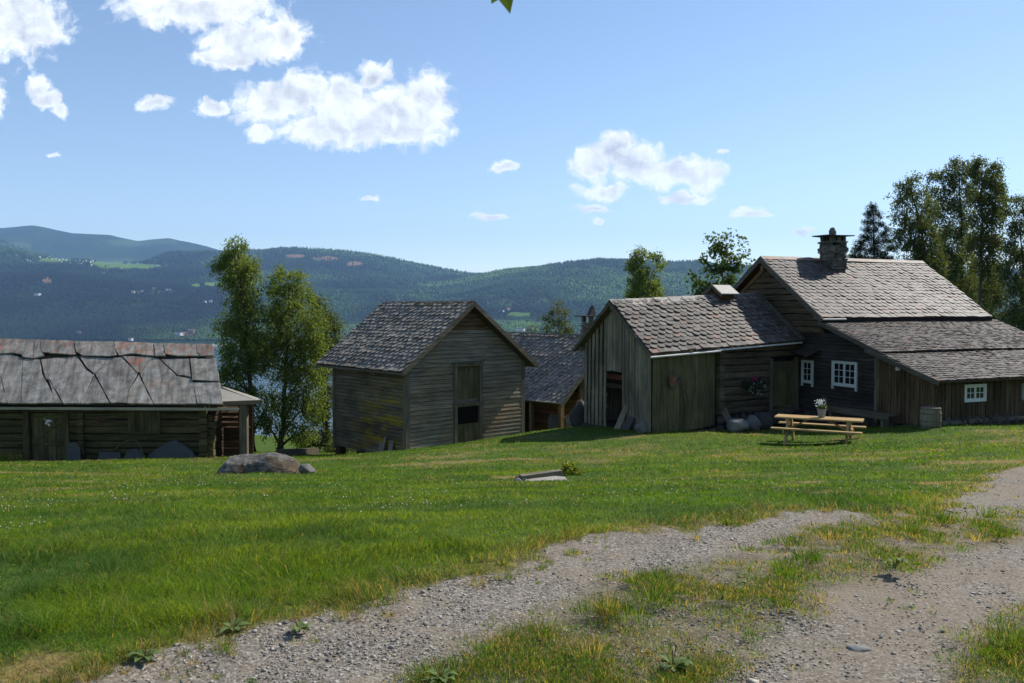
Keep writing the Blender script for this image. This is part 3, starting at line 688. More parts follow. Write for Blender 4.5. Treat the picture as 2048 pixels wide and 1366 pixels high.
# ================================================================== BUILDERS
def face(o, s, out):
    """map (along, outward, up) of a wall to local space"""
    o = Vector(o); s = Vector(s); out = Vector(out)
    return lambda a, d, z: o + s * a + out * d + Vector((0, 0, z))
def cut_iv(ivs, a, b):
    r = []
    for p, q in ivs:
        if b <= p or a >= q: r.append((p, q)); continue
        if a > p: r.append((p, a))
        if b < q: r.append((b, q))
    return r
def courses(mb, M, z0, z1, span, e, th, holes=(), style='clap', joint=3.2, base=0.0):
    """horizontal boards or logs; span(z)->(a,b)"""
    z = z0; k = 0
    while z < z1 - .02:
        ee = e * random.uniform(.93, 1.07) if style == 'clap' else e * random.uniform(.85, 1.15)
        zu = min(z + ee, z1); a0, b0 = span(z); a1, b1 = span(zu); zm = (z + zu) / 2
        ivs = [(0., 1.)]
        L = max(b0 - a0, .01)
        for ha, hb, h0, h1 in holes:
            if h0 < zm < h1: ivs = cut_iv(ivs, (ha - a0) / L, (hb - a0) / L)
        for p, q in ivs:
            cuts = [p]
            while (q - cuts[-1]) * L > joint * 1.5 and style == 'clap': cuts.append(cuts[-1] + random.uniform(.6, 1.3) * joint / L)
            if q - cuts[-1] < .05 and len(cuts) > 1: cuts.pop()
            cuts.append(q)
            for c0, c1 in zip(cuts[:-1], cuts[1:]):
                g = .004 / L
                A0 = a0 + (b0 - a0) * c0; B0 = a0 + (b0 - a0) * (c1 - g)
                A1 = a0 if c0 == 0 else A0; B1 = B0
                if c0 == 0: A1 = a1
                if c1 >= 1: B1 = b1
                if B1 - A1 < .02 and B0 - A0 < .05: continue
                t = th * random.uniform(.85, 1.15); w = random.uniform(-.006, .006)
                if style == 'clap':
                    vs = [M(A0, base, z + w), M(B0, base, z - w), M(B0, base + t, z - w), M(A0, base + t, z + w), M(A1, base, zu - .018), M(B1, base, zu - .018), M(B1, base + t * .6, zu - .018), M(A1, base + t * .6, zu - .018)]
                    mb.hexa(vs)
                else:                              # squared log with rounded faces
                    gp_ = .009; zz0 = z + gp_ * random.uniform(.4, 1.6); zz1 = zu - gp_ * random.uniform(.2, 1.2); hh = zz1 - zz0
                    if hh < .03: continue
                    pr = [(0, zz0), (t * .80, zz0 + hh * .02), (t, zz0 + hh * .14), (t * 1.02, zz0 + hh * .82), (t * .86, zz0 + hh * .97), (0, zz1)]
                    nseg = 5; n = len(pr); vs = []
                    for i in range(nseg + 1):
                        f = i / nseg; j1 = random.uniform(-.008, .008); j2 = random.uniform(-.012, .012)
                        for d, zc in pr:
                            g_ = (zc - zz0) / hh; Al = A0 + (A1 - A0) * g_; Bl = B0 + (B1 - B0) * g_
                            vs.append(M(Al + (Bl - Al) * f, base + d + (j1 if d > 0 else 0), zc + j2))
                    fs = [(i * n + k_, i * n + (k_ + 1) % n, (i + 1) * n + (k_ + 1) % n, (i + 1) * n + k_) for i in range(nseg) for k_ in range(n)]
                    fs += [tuple(range(n - 1, -1, -1)), tuple(nseg * n + k_ for k_ in range(n))]
                    mb.add(vs, fs)
        z = zu; k += 1
def planks(mb, M, a, b, zb, zt, w, th, holes=(), gap=.01, base=0.0, lean=0.0, wv=.25, zj=.04):
    """vertical boards; zb(s), zt(s)"""
    s = a
    while s < b - .03:
        ww = w * random.uniform(1 - wv, 1 + wv); e = min(s + ww, b); m = (s + e) / 2
        ivs = [(zb(m) + random.uniform(-zj, zj), 99.)]
        for ha, hb, h0, h1 in holes:
            if ha - .02 < m < hb + .02: ivs = cut_iv(ivs, h0, h1)
        t = th * random.uniform(.7, 1.3); dx = random.uniform(-.008, .008) + lean; d0 = base + random.uniform(0, .012)
        for p, q in ivs:
            q0 = min(q, zt(s)); q1 = min(q, zt(e - gap))
            if min(q0, q1) < p + .05: continue
            x0 = s + dx * 0; x1 = e - gap
            mb.hexa([M(x0 + dx, d0, p), M(x1 + dx, d0, p), M(x1 + dx, d0 + t, p), M(x0 + dx, d0 + t, p), M(x0, d0, q0), M(x1, d0, q1), M(x1, d0 + t, q1), M(x0, d0 + t, q0)])
        s = e
def tiles(mb, O, A, U, L, S, w, e, th=.026, lift=.045, sag=.025, seed=1, rnd=1.0, round_=True, jit=1.0, skew=0.0):
    """overlapping slates, bottom course at the eave; A along, U up the slope"""
    r = random.Random(seed); O = Vector(O); A = Vector(A).normalized(); U = Vector(U).normalized(); Nn = A.cross(U).normalized()
    if Nn.z < 0: Nn = -Nn
    rows = int(S / e) + 1; nb = 6 if round_ else 1
    for k in range(rows):
        b0 = k * e; off = (k % 2) * w / 2 - w * .5 + skew * k
        off = off % w - w
        nc = int(L / w) + 3
        for c in range(nc):
            ca = off + c * w + r.uniform(-.012, .012) * jit; hw = w * .5 * r.uniform(.93, 1.02); ln = e * 1.85; bb = b0 + r.uniform(-.014, .014) * jit - (.02 if k == 0 else 0)
            if k == 0: bb = b0 - .02; 
            if ca + hw < .02 or ca - hw > L - .02: continue
            rr = hw * 1.3; pts = []
            if round_ and k > 0:
                for j in range(nb + 1):
                    an = PI * j / nb; pts.append((ca - hw * math.cos(an), bb + rr * (1 - math.sin(an) ** .85)))
            else: pts = [(ca - hw, bb + r.uniform(0, .015)), (ca + hw, bb)]
            lo = len(pts); top = min(bb + ln, S)
            if top - bb < .06: continue
            pts += [(ca + hw * .97, top), (ca - hw * .97, top)]
            pts = [(min(max(p, 0), L), min(q_, S)) for p, q_ in pts]
            tl = lift * r.uniform(.7, 1.35) * jit + lift * (1 - jit); ro = r.uniform(-.012, .012) * jit
            up = []; dn = []
            for i, (p, q_) in enumerate(pts):
                f = 1 - (q_ - bb) / ln
                s = sag * (math.sin(p * .9 + k * .3 + seed) + math.sin(q_ * 1.7 + seed * 2)) * .5
                h = th + tl * max(f, 0) + s + ro * (p - ca) / hw
                up.append(O + A * p + U * q_ + Nn * h)
                if i < lo: dn.append(O + A * p + U * q_ + Nn * (h - th * 1.5))
            n = len(up); vs = up + dn; fs = [tuple(range(n))]
            for i in range(lo - 1): fs.append((i + 1, i, n + i, n + i + 1))
            mb.add(vs, fs)
def roof_slab(mb, O, A, U, L, S, th, drop=0.0):
    O = Vector(O); A = Vector(A).normalized(); U = Vector(U).normalized(); Nn = A.cross(U).normalized()
    if Nn.z < 0: Nn = -Nn
    a = O - Nn * drop; mb.prism([a, a + A * L, a + A * L + U * S, a + U * S], -Nn * th)
def window(par, M, a0, a1, z0, z1, cas=2, cols=2, rows=3, proud=.03, drops=True, crown=True, label=None):
    fw = .075; mb = MB()
    def bx(p, q, d0, d1, r0, r1): mb.hexa([M(p, d0, r0), M(q, d0, r0), M(q, d1, r0), M(p, d1, r0), M(p, d0, r1), M(q, d0, r1), M(q, d1, r1), M(p, d1, r1)])
    d = proud
    bx(a0, a0 + fw, 0, d + .03, z0 - (.13 if drops else 0), z1); bx(a1 - fw, a1, 0, d + .03, z0 - (.13 if drops else 0), z1)
    bx(a0 + fw, a1 - fw, 0, d + .032, z1 - fw * .9, z1); bx(a0 + fw, a1 - fw, 0, d + .032, z0, z0 + fw)
    ia, ib, ja, jb = a0 + fw, a1 - fw, z0 + fw, z1 - fw * .9; cw = (ib - ia) / cas; pn = []
    for c in range(cas):
        x0 = ia + c * cw; x1 = x0 + cw; f = .045
        bx(x0 + .004, x0 + f, 0, d + .012, ja, jb); bx(x1 - f, x1 - .004, 0, d + .012, ja, jb)
        bx(x0 + f, x1 - f, 0, d + .014, ja, ja + f); bx(x0 + f, x1 - f, 0, d + .014, jb - f, jb)
        gx0, gx1, gz0, gz1 = x0 + f, x1 - f, ja + f, jb - f; pn.append((gx0, gx1, gz0, gz1))
        for i in range(1, cols): xx = gx0 + (gx1 - gx0) * i / cols; bx(xx - .011, xx + .011, 0, d + .006, gz0, gz1)
        for i in range(1, rows): zz = gz0 + (gz1 - gz0) * i / rows; bx(gx0, gx1, .001, d + .003, zz - .011, zz + .011)
    fr_ = mb.build('window', M_white, par)
    g = MB()
    for x0, x1, r0, r1 in pn: g.add([M(x0, d - .012, r0), M(x1, d - .012, r0), M(x1, d - .012, r1), M(x0, d - .012, r1)], [(0, 1, 2, 3)])
    g.build('pane', M_glass, fr_)
    if crown:
        c = MB(); c.hexa([M(a0 - .06, 0, z1 + .003), M(a1 + .06, 0, z1 + .003), M(a1 + .06, .12, z1 + .003), M(a0 - .06, .12, z1 + .003), M(a0 - .06, 0, z1 + .07), M(a1 + .06, 0, z1 + .07), M(a1 + .06, .10, z1 + .04), M(a0 - .06, .10, z1 + .04)])
        c.build('drip_board', M_sidey, fr_)
    return fr_
def stone_course(mb, p, q, h, d, seed=0, size=.45):
    r = random.Random(seed); p = Vector(p); q = Vector(q); L = (q - p).length; s = 0; i = 0
    while s < L:
        w = size * r.uniform(.5, 1.3); c = p.lerp(q, min((s + w / 2) / L, 1)); nl = 1 if r.random() < .5 else 2
        for k in range(nl):
            rock_mesh(mb, c + Vector((0, 0, h * (k + .5) / nl)), w * .56, d, h / nl * .58, seed * 31 + i, 9, 6, .3); i += 1
        s += w
Z = Vector((0, 0, 1))

# ================================================================== SLAB ROOFED BARN (left)
B0 = P(412, 917, 32)
barn = empty('slab_barn', B0, 0, 'low log barn roofed with huge cracked stone slabs at the left edge', 'barn')
bl = lambda u, v, Y: P(u, v, Y) - B0
Lb = 15.0; zt = bl(412, 815, 32).z
Mf = face((0, 0, 0), (-1, 0, 0), (0, -1, 0))         # along = to the left
def bu(u): return -bl(u, 900, 32).x                   # along position of photograph column u
mb = MB(); holes = [(bu(137), bu(63), -.5, bl(0, 822, 32).z)]
courses(mb, Mf, -.35, zt + .05, lambda z: (0, Lb), .26, .12, holes, 'log')
mb.build('wall', M_logg, barn)
mb = MB(); Mr = face((0, 0, 0), (0, 1, 0), (1, 0, 0)); courses(mb, Mr, -.35, zt + .05, lambda z: (.14, 5.0), .26, .10, (), 'log'); mb.build('side_wall', wood('log_porch_shade', (.016, .011, .008), (.04, .027, .017), (.07, .048, .03), 'y', vary=.4, stain=.3)[0], barn)  # porch shade is put into this end wall's darker log colour
mb = MB(); mb.box(-Lb, -.01, .02, 5.0, -.4, zt); mb.build('core', M_inner_shade, barn)
# corner log ends and the log cross walls
mb = MB()
for k in range(8):
    z = -.25 + k * .265; e = random.uniform(.16, .30); mb.box(-.16 + random.uniform(-.02, .02), .13, -.13 - e * .6, -.12, z, z + .23, .012)
    mb.box(.0, .1 + e, -.11, .12, z + .1, z + .32, .012) if k < 7 else None
mb.build('log_corner', M_logg, barn)
mb = MB()
for uu in (168,):
    for k in range(8): z = -.3 + k * .26; mb.box(-bu(uu) - .10, -bu(uu) + .10, -.26 + random.uniform(-.03, .03), -.13, z, z + .235, .012)
mb.build('log_crossing', M_logg, barn)
for uu, w in ((58, .2), (139, .16)): mb = MB(); mb.box(-bu(uu) - w / 2, -bu(uu) + w / 2, -.20, -.005, -.3, zt, .006); mb.build('door_post', M_logg_z, barn)
dr = MB(); da, db = bu(134), bu(66); dzt = bl(0, 826, 32).z
planks(dr, Mf, da, db, lambda s: -.12, lambda s: dzt, .17, .035, gap=.008, base=.045, zj=.01)
dr_o = dr.build('door', M_logg_z, barn)
mb = MB(); zz = bl(0, 887, 32).z
mb.beam(Mf(da + .02, .11, zz), Mf(db - .02, .11, zz), .03, .11, Z); mb.beam(Mf(da + .04, .112, bl(0, 838, 32).z), Mf(db - .1, .112, bl(0, 880, 32).z), .03, .09, Z); mb.beam(Mf(da + .02, .11, bl(0, 833, 32).z), Mf(db - .02, .11, bl(0, 833, 32).z), .03, .08, Z)
mb.beam(Mf(da + .02, .11, bl(0, 880, 32).z), Mf(da + .5, .11, bl(0, 880, 32).z), .03, .07, Z)
mb.build('brace', M_logg, dr_o)
mb = MB(); mb.beam(Mf(da - .05, .13, bl(0, 865, 32).z), Mf(da + .32, .13, bl(0, 866, 32).z), .02, .05, Z); mb.build('latch', M_iron, dr_o)
# shutter on the wall
sh_ = MB(); sa, sb = bu(325), bu(260); planks(sh_, Mf, sa, sb, lambda s: bl(0, 862, 32).z, lambda s: bl(0, 822, 32).z, .19, .03, base=.13, zj=.006); so_ = sh_.build('shutter', M_logg_z, barn)
mb = MB(); mb.box(-sb, -sa, -.215, -.185, bl(0, 866, 32).z, bl(0, 862, 32).z); mb.build('sill', M_logg, so_)
# eave board
mb = MB(); mb.beam(bl(-300, 815, 31.55), bl(478, 818.5, 31.55), .06, .10, Z); mb.build('eave_board', M_pale, barn)
# stone slab roof: every slab lies in the real roof plane, thick, its lower edge lifted a little over the next
E0, E1, R1 = bl(0, 808, 31.5), bl(445, 812, 31.5), bl(425, 690, 34.1)
A_ = (E1 - E0).normalized(); Nb = A_.cross(R1 - E1).normalized(); Nb = Nb if Nb.z > 0 else -Nb
def onroof(zu, zv):
    u = zu * .27344; v = 640 + zv * .27344; d = ray(u, v); o = Vector((0, 0, CAMZ)) - B0
    k = (E0 - o).dot(Nb) / d.dot(Nb); return o + d * k
SL = [([(-80, 144), (250, 148), (245, 287), (170, 277), (160, 257), (95, 247), (-80, 253)], .5), ([(255, 150), (300, 150), (297, 215), (310, 245), (330, 267), (250, 287)], .2), ([(304, 150), (370, 152), (367, 247), (314, 245), (300, 215)], 1),
      ([(372, 155), (540, 160), (547, 225), (562, 262), (370, 252)], .9), ([(545, 160), (830, 165), (845, 225), (862, 270), (800, 276), (610, 270), (562, 240)], .25), ([(836, 165), (1128, 175), (1135, 267), (1095, 264), (960, 252), (876, 268), (847, 222)], 1),
      ([(1131, 178), (1195, 178), (1202, 237), (1216, 270), (1141, 272)], .3), ([(1198, 178), (1434, 180), (1441, 247), (1464, 272), (1290, 270), (1214, 257)], .9), ([(1438, 180), (1554, 183), (1566, 270), (1470, 274), (1444, 244)], .7),
      ([(-80, 252), (90, 255), (165, 282), (152, 611), (57, 611), (12, 420), (-80, 380)], 0), ([(-80, 386), (7, 420), (52, 611), (-80, 611)], 0), ([(168, 284), (240, 290), (290, 292), (305, 390), (330, 437), (383, 540), (395, 613), (156, 613)], 0),
      ([(357, 437), (458, 613), (398, 613), (387, 540)], 0), ([(300, 287), (565, 267), (580, 292), (640, 372), (688, 402), (630, 522), (580, 613), (466, 613), (366, 435), (336, 430)], .15), ([(582, 270), (780, 281), (745, 352), (692, 396), (637, 352)], 0),
      ([(692, 408), (803, 613), (587, 613), (635, 523)], 0), ([(785, 284), (890, 277), (1008, 392), (940, 520), (930, 611), (812, 611), (702, 402), (750, 352)], .1), ([(897, 270), (1090, 270), (1086, 302), (1024, 390), (1006, 386)], .9),
      ([(1017, 402), (1122, 616), (934, 614), (945, 522)], .1), ([(1095, 272), (1165, 287), (1293, 412), (1408, 432), (1441, 616), (1128, 616), (1026, 397), (1090, 302)], .2), ([(1176, 287), (1384, 287), (1400, 422), (1345, 408), (1302, 408)], 0),
      ([(1393, 287), (1577, 282), (1605, 452), (1410, 448)], 0), ([(1416, 458), (1608, 460), (1632, 621), (1447, 617)], 0), ([(-420, 140), (-84, 144), (-84, 380), (-420, 380)], .4), ([(-420, 384), (-84, 386), (-84, 612), (-420, 610)], 0), ([(-800, 136), (-424, 140), (-424, 608), (-800, 600)], .2)]
rf = MB(); cols_ = []
for i, (poly, rust) in enumerate(SL):
    pts = []
    for j in range(len(poly)):                     # ragged broken edges
        p = Vector(poly[j] + (0,)); q_ = Vector(poly[(j + 1) % len(poly)] + (0,)); n = max(1, int((q_ - p).length / 45))
        for k in range(n):
            c = p.lerp(q_, k / n); pts.append((c.x + random.uniform(-3.5, 3.5) * (k > 0), c.y + random.uniform(-3.5, 3.5) * (k > 0)))
    P3 = [onroof(*p) for p in pts]; ys = [p[1] for p in pts]; y0, y1 = min(ys), max(ys)
    lift = .015 + .02 * random.random() + (.03 if i < 9 else 0); tl = random.uniform(.01, .035); tx = random.uniform(-.012, .012)
    xm = sum(p[0] for p in pts) / len(pts)
    b = len(rf.v)
    P3 = [p + Nb * (lift + tl * (y - y0) / (y1 - y0) + tx * (x - xm) / 100) for p, (x, y) in zip(P3, pts)]
    rf.prism(P3, -Nb * random.uniform(.05, .08)); cols_ += [rust if i < 9 or rust > .3 else rust] * (len(rf.v) - b)
roof_o = rf.build('roof_slabs', M_slab, barn)
a = roof_o.data.attributes.new('Col', 'FLOAT_COLOR', 'POINT'); a.data.foreach_set('color', np.repeat(np.array([[c, 0, 0, 1] for c in cols_], np.float32), 1, 0).ravel())
mb = MB(); a0, a1 = onroof(-800, 150), onroof(1545, 195); b1, b0 = onroof(1615, 612), onroof(-800, 600)
mb.prism([p - Nb * .09 for p in (a0, a1, b1, b0)], -Nb * .05)
rr = onroof(1552, 183); rl = onroof(-800, 136); bk = Vector((0, 2.9, -2.1)); mb.prism([rr - Nb * .03, rl - Nb * .03, rl + bk, rr + bk + Vector((-1.6, 0, 0))], (0, 0, -.12))
mb.build('roof_deck', M_deck, barn)
mb = MB(); g = [Vector((-.9, .05, zt)), Vector((-.9, 5.0, zt)), Vector((-.9, 2.45, rr.z - .3))]; mb.prism(g, (-.1, 0, 0)); mb.build('gable', M_logg, barn)
# porch at the right end: post, plank screen behind, stone roof
pr = bl(480, 850, 32).x; pl_ = bl(495, 850, 32).x; ptop = bl(0, 806, 32).z
mb = MB(); mb.box(pr + .02, pl_, -.12, .12, -.7, ptop, .012); mb.build('porch_post', M_trimz, barn)
mb = MB(); zz = -.75
for k, (hgt, gap_) in enumerate(((.34, .008), (.26, .012), (.27, .012), (.26, .008), (.55, .05))):
    x1 = pr + .02; mb.box(.16, x1, 1.5, 1.54, zz, zz + hgt, .006); zz += hgt + gap_
while zz < ptop - .05: mb.box(.75, pr + .02, 1.5, 1.54, zz, zz + .195, .002); mb.box(.10, .76, 1.501, 1.535, zz, zz + .135, .003); zz += .2
mb.build('plank_screen', M_darkw, barn)
mb = MB(); mb.prism([bl(439, 776, 33.6), bl(447, 776, 33.5), bl(517, 799, 32.6), bl(524, 804, 31.9), bl(437, 808, 31.7)], (0, 0, -.07)); mb.prism([bl(441, 773, 33.7), bl(450, 774, 33.7), bl(517, 796, 32.7), bl(524, 803, 32.2), bl(516, 802, 32.3), bl(500, 795, 32.6)], (0, 0, -.05))
mb.build('porch_roof', plain('pale_stone', (.27, .255, .22), .85, .2, 5, .3, bmp=.4), barn)
mb = MB(); mb.beam(bl(440, 806.5, 31.75), bl(526, 803, 31.75), .1, .13, Z); mb.build('porch_beam', M_trimx, barn)
# things at the barn
def prism_thing(name, mat, pts, off, label, cat, group=None):
    mb = MB(); c = sum((Vector(p) for p in pts), Vector()) / len(pts); c = Vector((c.x, c.y, min(p[2] for p in pts)))
    mb.prism([Vector(p) - c for p in pts], off); o = mb.build(name, mat); o.location = c; return tag(o, label, cat, group)
prism_thing('stone_slab', M_stonel, [P(132, 920, 31.5), P(160, 920, 31.5), P(160, 888, 31.8), P(150, 884, 31.8), P(137, 886, 31.8)], (0, .07, 0), 'square grey stone slab leaning beside the barn door', 'stone slab')
prism_thing('stone_slab', M_stonel, [P(295, 921, 31.3), P(392, 918, 31.3), P(385, 905, 31.45), P(366, 888, 31.7), P(350, 881, 31.75), P(333, 884, 31.75), P(312, 899, 31.5), P(298, 908, 31.4)], (0, .08, 0), 'wide rounded grey stone slab leaning on the barn wall near the log corner', 'stone slab')
prism_thing('stone_slab', M_stonel, [P(196, 924, 31.4), P(241, 923, 31.4), P(240, 905, 31.6), P(198, 904, 31.6)], (0, .07, 0), 'low oblong stone slab leaning under the round bundle on the barn wall', 'stone slab')
prism_thing('stone_slab', M_stonel, [P(244, 924, 31.2), P(292, 923, 31.2), P(286, 907, 31.35), P(272, 897, 31.5), P(255, 900, 31.5)], (0, .07, 0), 'dark stone slab standing inside the curved hoop by the barn', 'stone slab')
mb = MB(); hp_ = [P(226, 903, 31.1), P(238, 893, 31.1), P(250, 884, 31.15), P(258, 880, 31.2), P(268, 880, 31.2), P(275, 883, 31.2), P(281, 895, 31.15), P(287, 910, 31.1), P(293, 919, 31.1)]
c = hp_[4].copy(); c.z = hp_[-1].z; mb.tube([p - c for p in hp_], [.035] * 9, 6); o = mb.build('wooden_hoop', M_logg, None, True, c); tag(o, 'bent wooden hoop leaning against the barn logs', 'hoop')
mb = MB(); cb = P(202, 838, 31.65)
for i in range(60):
    a1_ = random.uniform(0, 6.3); r_ = random.uniform(.05, .26); p = Vector((r_ * math.cos(a1_), random.uniform(-.1, .05), r_ * math.sin(a1_) * .8)); mb.tube([p * .3, p * .7 + Vector((0, -.04, 0)), p + Vector((random.uniform(-.06, .06), 0, random.uniform(-.1, .03)))], [.018, .014, .006], 4)
o = mb.build('twig_bundle', M_rusty, None, False, cb); tag(o, 'dark round bundle hanging on the barn wall under the eave', 'twig bundle')
mb = MB(); cw_ = P(96, 846, 31.7)
rock_mesh(mb, (.03, 0, .10), .14, .07, .09, 3, 9, 6, .2); rock_mesh(mb, (-.08, 0, .0), .07, .06, .10, 5, 8, 6, .2); rock_mesh(mb, (.05, 0, -.10), .07, .05, .08, 6, 8, 6, .2); mb.tube([(.1, 0, .14), (.22, -.03, .1), (.24, -.03, .02)], [.025, .018, .008], 6); mb.tube([(-.08, 0, .14), (-.18, -.03, .2), (-.2, -.03, .28)], [.022, .015, .006], 6)
o = mb.build('bone_ornament', plain('bone', (.62, .60, .56), .6, .3, 20, .15), None, True, cw_); o.scale = (.72, .72, .72); tag(o, 'pale bone ornament hanging on the barn door', 'ornament')
prism_thing('doorstep', M_stone, [P(60, 927, 31.7), P(64, 931, 31.0), P(138, 925, 31.0), P(142, 921, 31.7)], (0, 0, -.22), 'flat stone doorstep in front of the barn door', 'doorstep')

# ================================================================== GRANARY (weatherboarded, shingle roof)
G0 = P(813, 902, 33); GA = rad(40.8)
gran = empty('granary', G0, GA, 'grey weatherboarded granary with steep slate roof and open hatch', 'granary')
GW, GL = 6.05, 5.66; zE = 2.95 + .35; RZ = 5.72 - .02; slope = (RZ - zE) / (GW / 2)      # wall top at side walls, ridge underside
zE = 3.28
Mg = face((0, 0, 0), (1, 0, 0), (0, -1, 0)); Ml = face((0, 0, 0), (0, 1, 0), (-1, 0, 0)); Mrt = face((GW, 0, 0), (0, 1, 0), (1, 0, 0)); Mbk = face((0, GL, 0), (1, 0, 0), (0, 1, 0))
SLG = .775; RZ = zE + SLG * GW / 2
def gspan(z): t = max(0, (z - zE) / SLG); return (min(t, GW / 2 - .001), max(GW - t, GW / 2 + .001))
mbc = MB(); mbc.prism([(0, 0, -.2), (GW, 0, -.2), (GW, 0, zE), (GW / 2, 0, RZ), (0, 0, zE)], (0, GL, 0)); 
mbc.build('core', M_inner_shade, gran)
# door column: loft door above, open hatch below, framed
def gcol(u): 
    d = ray(u, 800); o = Vector((0, 0, CAMZ)) - G0; ax = Vector((math.cos(GA), math.sin(GA), 0)); n = Vector((-math.sin(GA), math.cos(GA), 0)); k = -o.dot(n) / d.dot(n) if False else (-(o.dot(n)) / d.dot(n)); p = o + d * k; return p.dot(ax)
def gzz(u, v):
    d = ray(u, v); o = Vector((0, 0, CAMZ)) - G0; n = Vector((-math.sin(GA), math.cos(GA), 0)); k = -(o.dot(n)) / d.dot(n); return (o + d * k).z
da, db = gcol(913), gcol(955); dz0 = gzz(934, 886); dzs = gzz(934, 810); dzt = gzz(934, 733); hz0, hz1 = gzz(934, 847), gzz(934, 820)
hol = [(da - .1, db + .1, dz0 - .3, dzt + .12)]
M_gr_x = wood('siding_grey', (.08, .073, .066), (.235, .218, .195), (.37, .347, .315), 'x', vary=.3, stain=.35, tint=(1.1, .88, .7))[0]
M_gr_up = wood('siding_warm', (.06, .036, .02), (.155, .105, .062), (.25, .182, .115), 'x', vary=.4, stain=.45)[0]
mb = MB(); courses(mb, Mg, -.12, RZ - .95, gspan, .166, .05, hol, 'clap'); mb.build('front_wall', M_gr_x, gran)
mb = MB(); courses(mb, Mg, RZ - .95, RZ - .03, gspan, .166, .05, hol, 'clap'); mb.build('gable_boards', M_gr_up, gran)
def side_mat():
    m, t = wood('siding_lichen', (.052, .046, .035), (.142, .127, .10), (.235, .213, .173), 'y', vary=.45, stain=.6)
    co = coords(t); prev = t.b.inputs['Base Color'].links[0].from_socket
    n = t.noise(t.scaled(co, (1, .45, 2.4)), 1.3, 5, .65); s = t.node('ShaderNodeSeparateXYZ'); t.link(co, s.inputs[0])
    # yellow lichen patch low on the wall beside the front corner
    k = t.math('MULTIPLY', t.mapr(s.outputs[1], 4.6, 1.2), t.mapr(s.outputs[2], 3.0, 1.0)); k = t.math('MULTIPLY', k, t.mapr(n, .46, .60, 0, 1.25), clamp=True)
    t.link(t.mix(k, prev, (.30, .215, .012)), t.b.inputs['Base Color']); return m
mb = MB(); courses(mb, Ml, -.42, zE - .02, lambda z: (-.02, GL), .15, .035, (), 'clap'); mb.build('side_wall', side_mat(), gran)
mb = MB(); courses(mb, Mrt, -.3, zE - .02, lambda z: (0, GL), .125, .03, (), 'clap'); courses(mb, Mbk, -.5, RZ - .03, gspan, .125, .03, (), 'clap'); mb.build('back_wall', M_gr_x, gran)
mb = MB(); mb.box(-.055, .14, -.055, .0 - .003, -.25, zE + .02); mb.box(-.056, -.003, -.003, .16, -.28, zE); mb.build('corner_board', M_trimz, gran)
mb = MB(); mb.box(GW - .14, GW + .055, -.055, -.003, -.25, zE + .02); mb.box(GW + .003, GW + .056, -.003, .14, -.25, zE); mb.build('corner_board', M_trimz, gran)
mb = MB(); mb.box(-.055, .0, GL - .14, GL + .04, -.55, zE); mb.build('corner_board', M_trimz, gran)
mb = MB()
for a_ in (da - .11, db + .11): mb.box(a_ - .075, a_ + .075, -.13, -.001, dz0 - .12, dzt + .02)
mb.box(da - .19, db + .19, -.135, -.001, dzt + .022, dzt + .15); mb.box(da - .17, db + .17, -.138, -.0, dzs - .04, dzs + .055); mb.box(da - .24, db + .24, -.19, -.002, dzs + .056, dzs + .095); mb.box(da - .26, db + .26, -.17, -.001, dzt + .152, dzt + .19)
mb.build('door_frame', W_gr('trim_door', 'z', vary=.2), gran)
mb = MB(); planks(mb, Mg, da - .03, db + .03, lambda s: dzs + .1, lambda s: dzt + .03, .21, .03, zj=0); dlo = mb.build('loft_door', M_plankz_moss, gran)
mb = MB(); mb.box(da - .02, db + .02, -.045, -.034, dzs + .1, dzs + .26); mb.build('door_rail', W_gr('rail', 'x', vary=.2), dlo)
mb = MB(); planks(mb, Mg, da - .03, db + .03, lambda s: dz0 - .15, lambda s: hz0, .21, .03, zj=0); mb.build('hatch_door', M_plankz_moss, gran)
mb = MB(); mb.box(da - .03, db + .03, -.012, -.002, hz0, dzs); mb.build('hatch_shade', M_inner_shade, gran)  # near-black panel painted as the shade behind the open hatch
# roof
ov, oe = .42, .42; uL = Vector((1, 0, SLG)).normalized(); uR = Vector((-1, 0, SLG)).normalized(); SLn = (GW / 2 + oe) * math.hypot(1, SLG)
eL = Vector((-oe, -ov, zE - SLG * oe + .13)); eR = Vector((GW + oe, -ov, zE - SLG * oe + .13)); RL = GL + ov + .75
mb = MB(); tiles(mb, eL, (0, 1, 0), uL, RL, SLn, .34, .215, seed=3, lift=.07, th=.034); tiles(mb, eR, (0, 1, 0), uR, RL, SLn, .34, .215, seed=4, lift=.06, th=.032); mb.build('roof', M_slate_g, gran)
mb = MB(); roof_slab(mb, eL, (0, 1, 0), uL, RL, SLn, .09, .005); roof_slab(mb, eR, (0, 1, 0), uR, RL, SLn - .07, .09, .005); mb.build('roof_deck', M_deck, gran)
apx = Vector((GW / 2, 0, zE + SLG * GW / 2 + .13)); mb = MB()
for sg in (1, -1): mb.prism([apx + Vector((0, -ov - .02, .075)), apx + Vector((0, RL - ov, .075)), apx + Vector((-sg * .24, RL - ov, .075 - .24 * SLG)), apx + Vector((-sg * .24, -ov - .02, .075 - .24 * SLG))], (0, 0, .03 + .002 * sg))
mb.build('ridge_board', M_trimy, gran)
mb = MB(); dn = Vector((0, 0, -.03)); fy = -ov - .035
for e_, sg in ((eL, 1), (eR, -1)):
    p = Vector((e_.x - .02 * sg, fy + .002 * sg, e_.z - .01)); q_ = Vector((GW / 2, fy + .002 * sg, apx.z + .0)); mb.beam(p + dn, q_ + dn, .04, .17, Z)
mb.build('barge_board', W_gr('barge', 'x', vary=.15), gran)
mb = MB(); mb.beam(eL + Vector((-.05, -.05, -.05)), eL + Vector((-.05, RL, -.05)), .07, .08, Z); mb.beam(eR + Vector((.04, -.05, -.05)), eR + Vector((.04, RL, -.05)), .06, .08, Z); mb.build('gutter', M_trimy, gran)
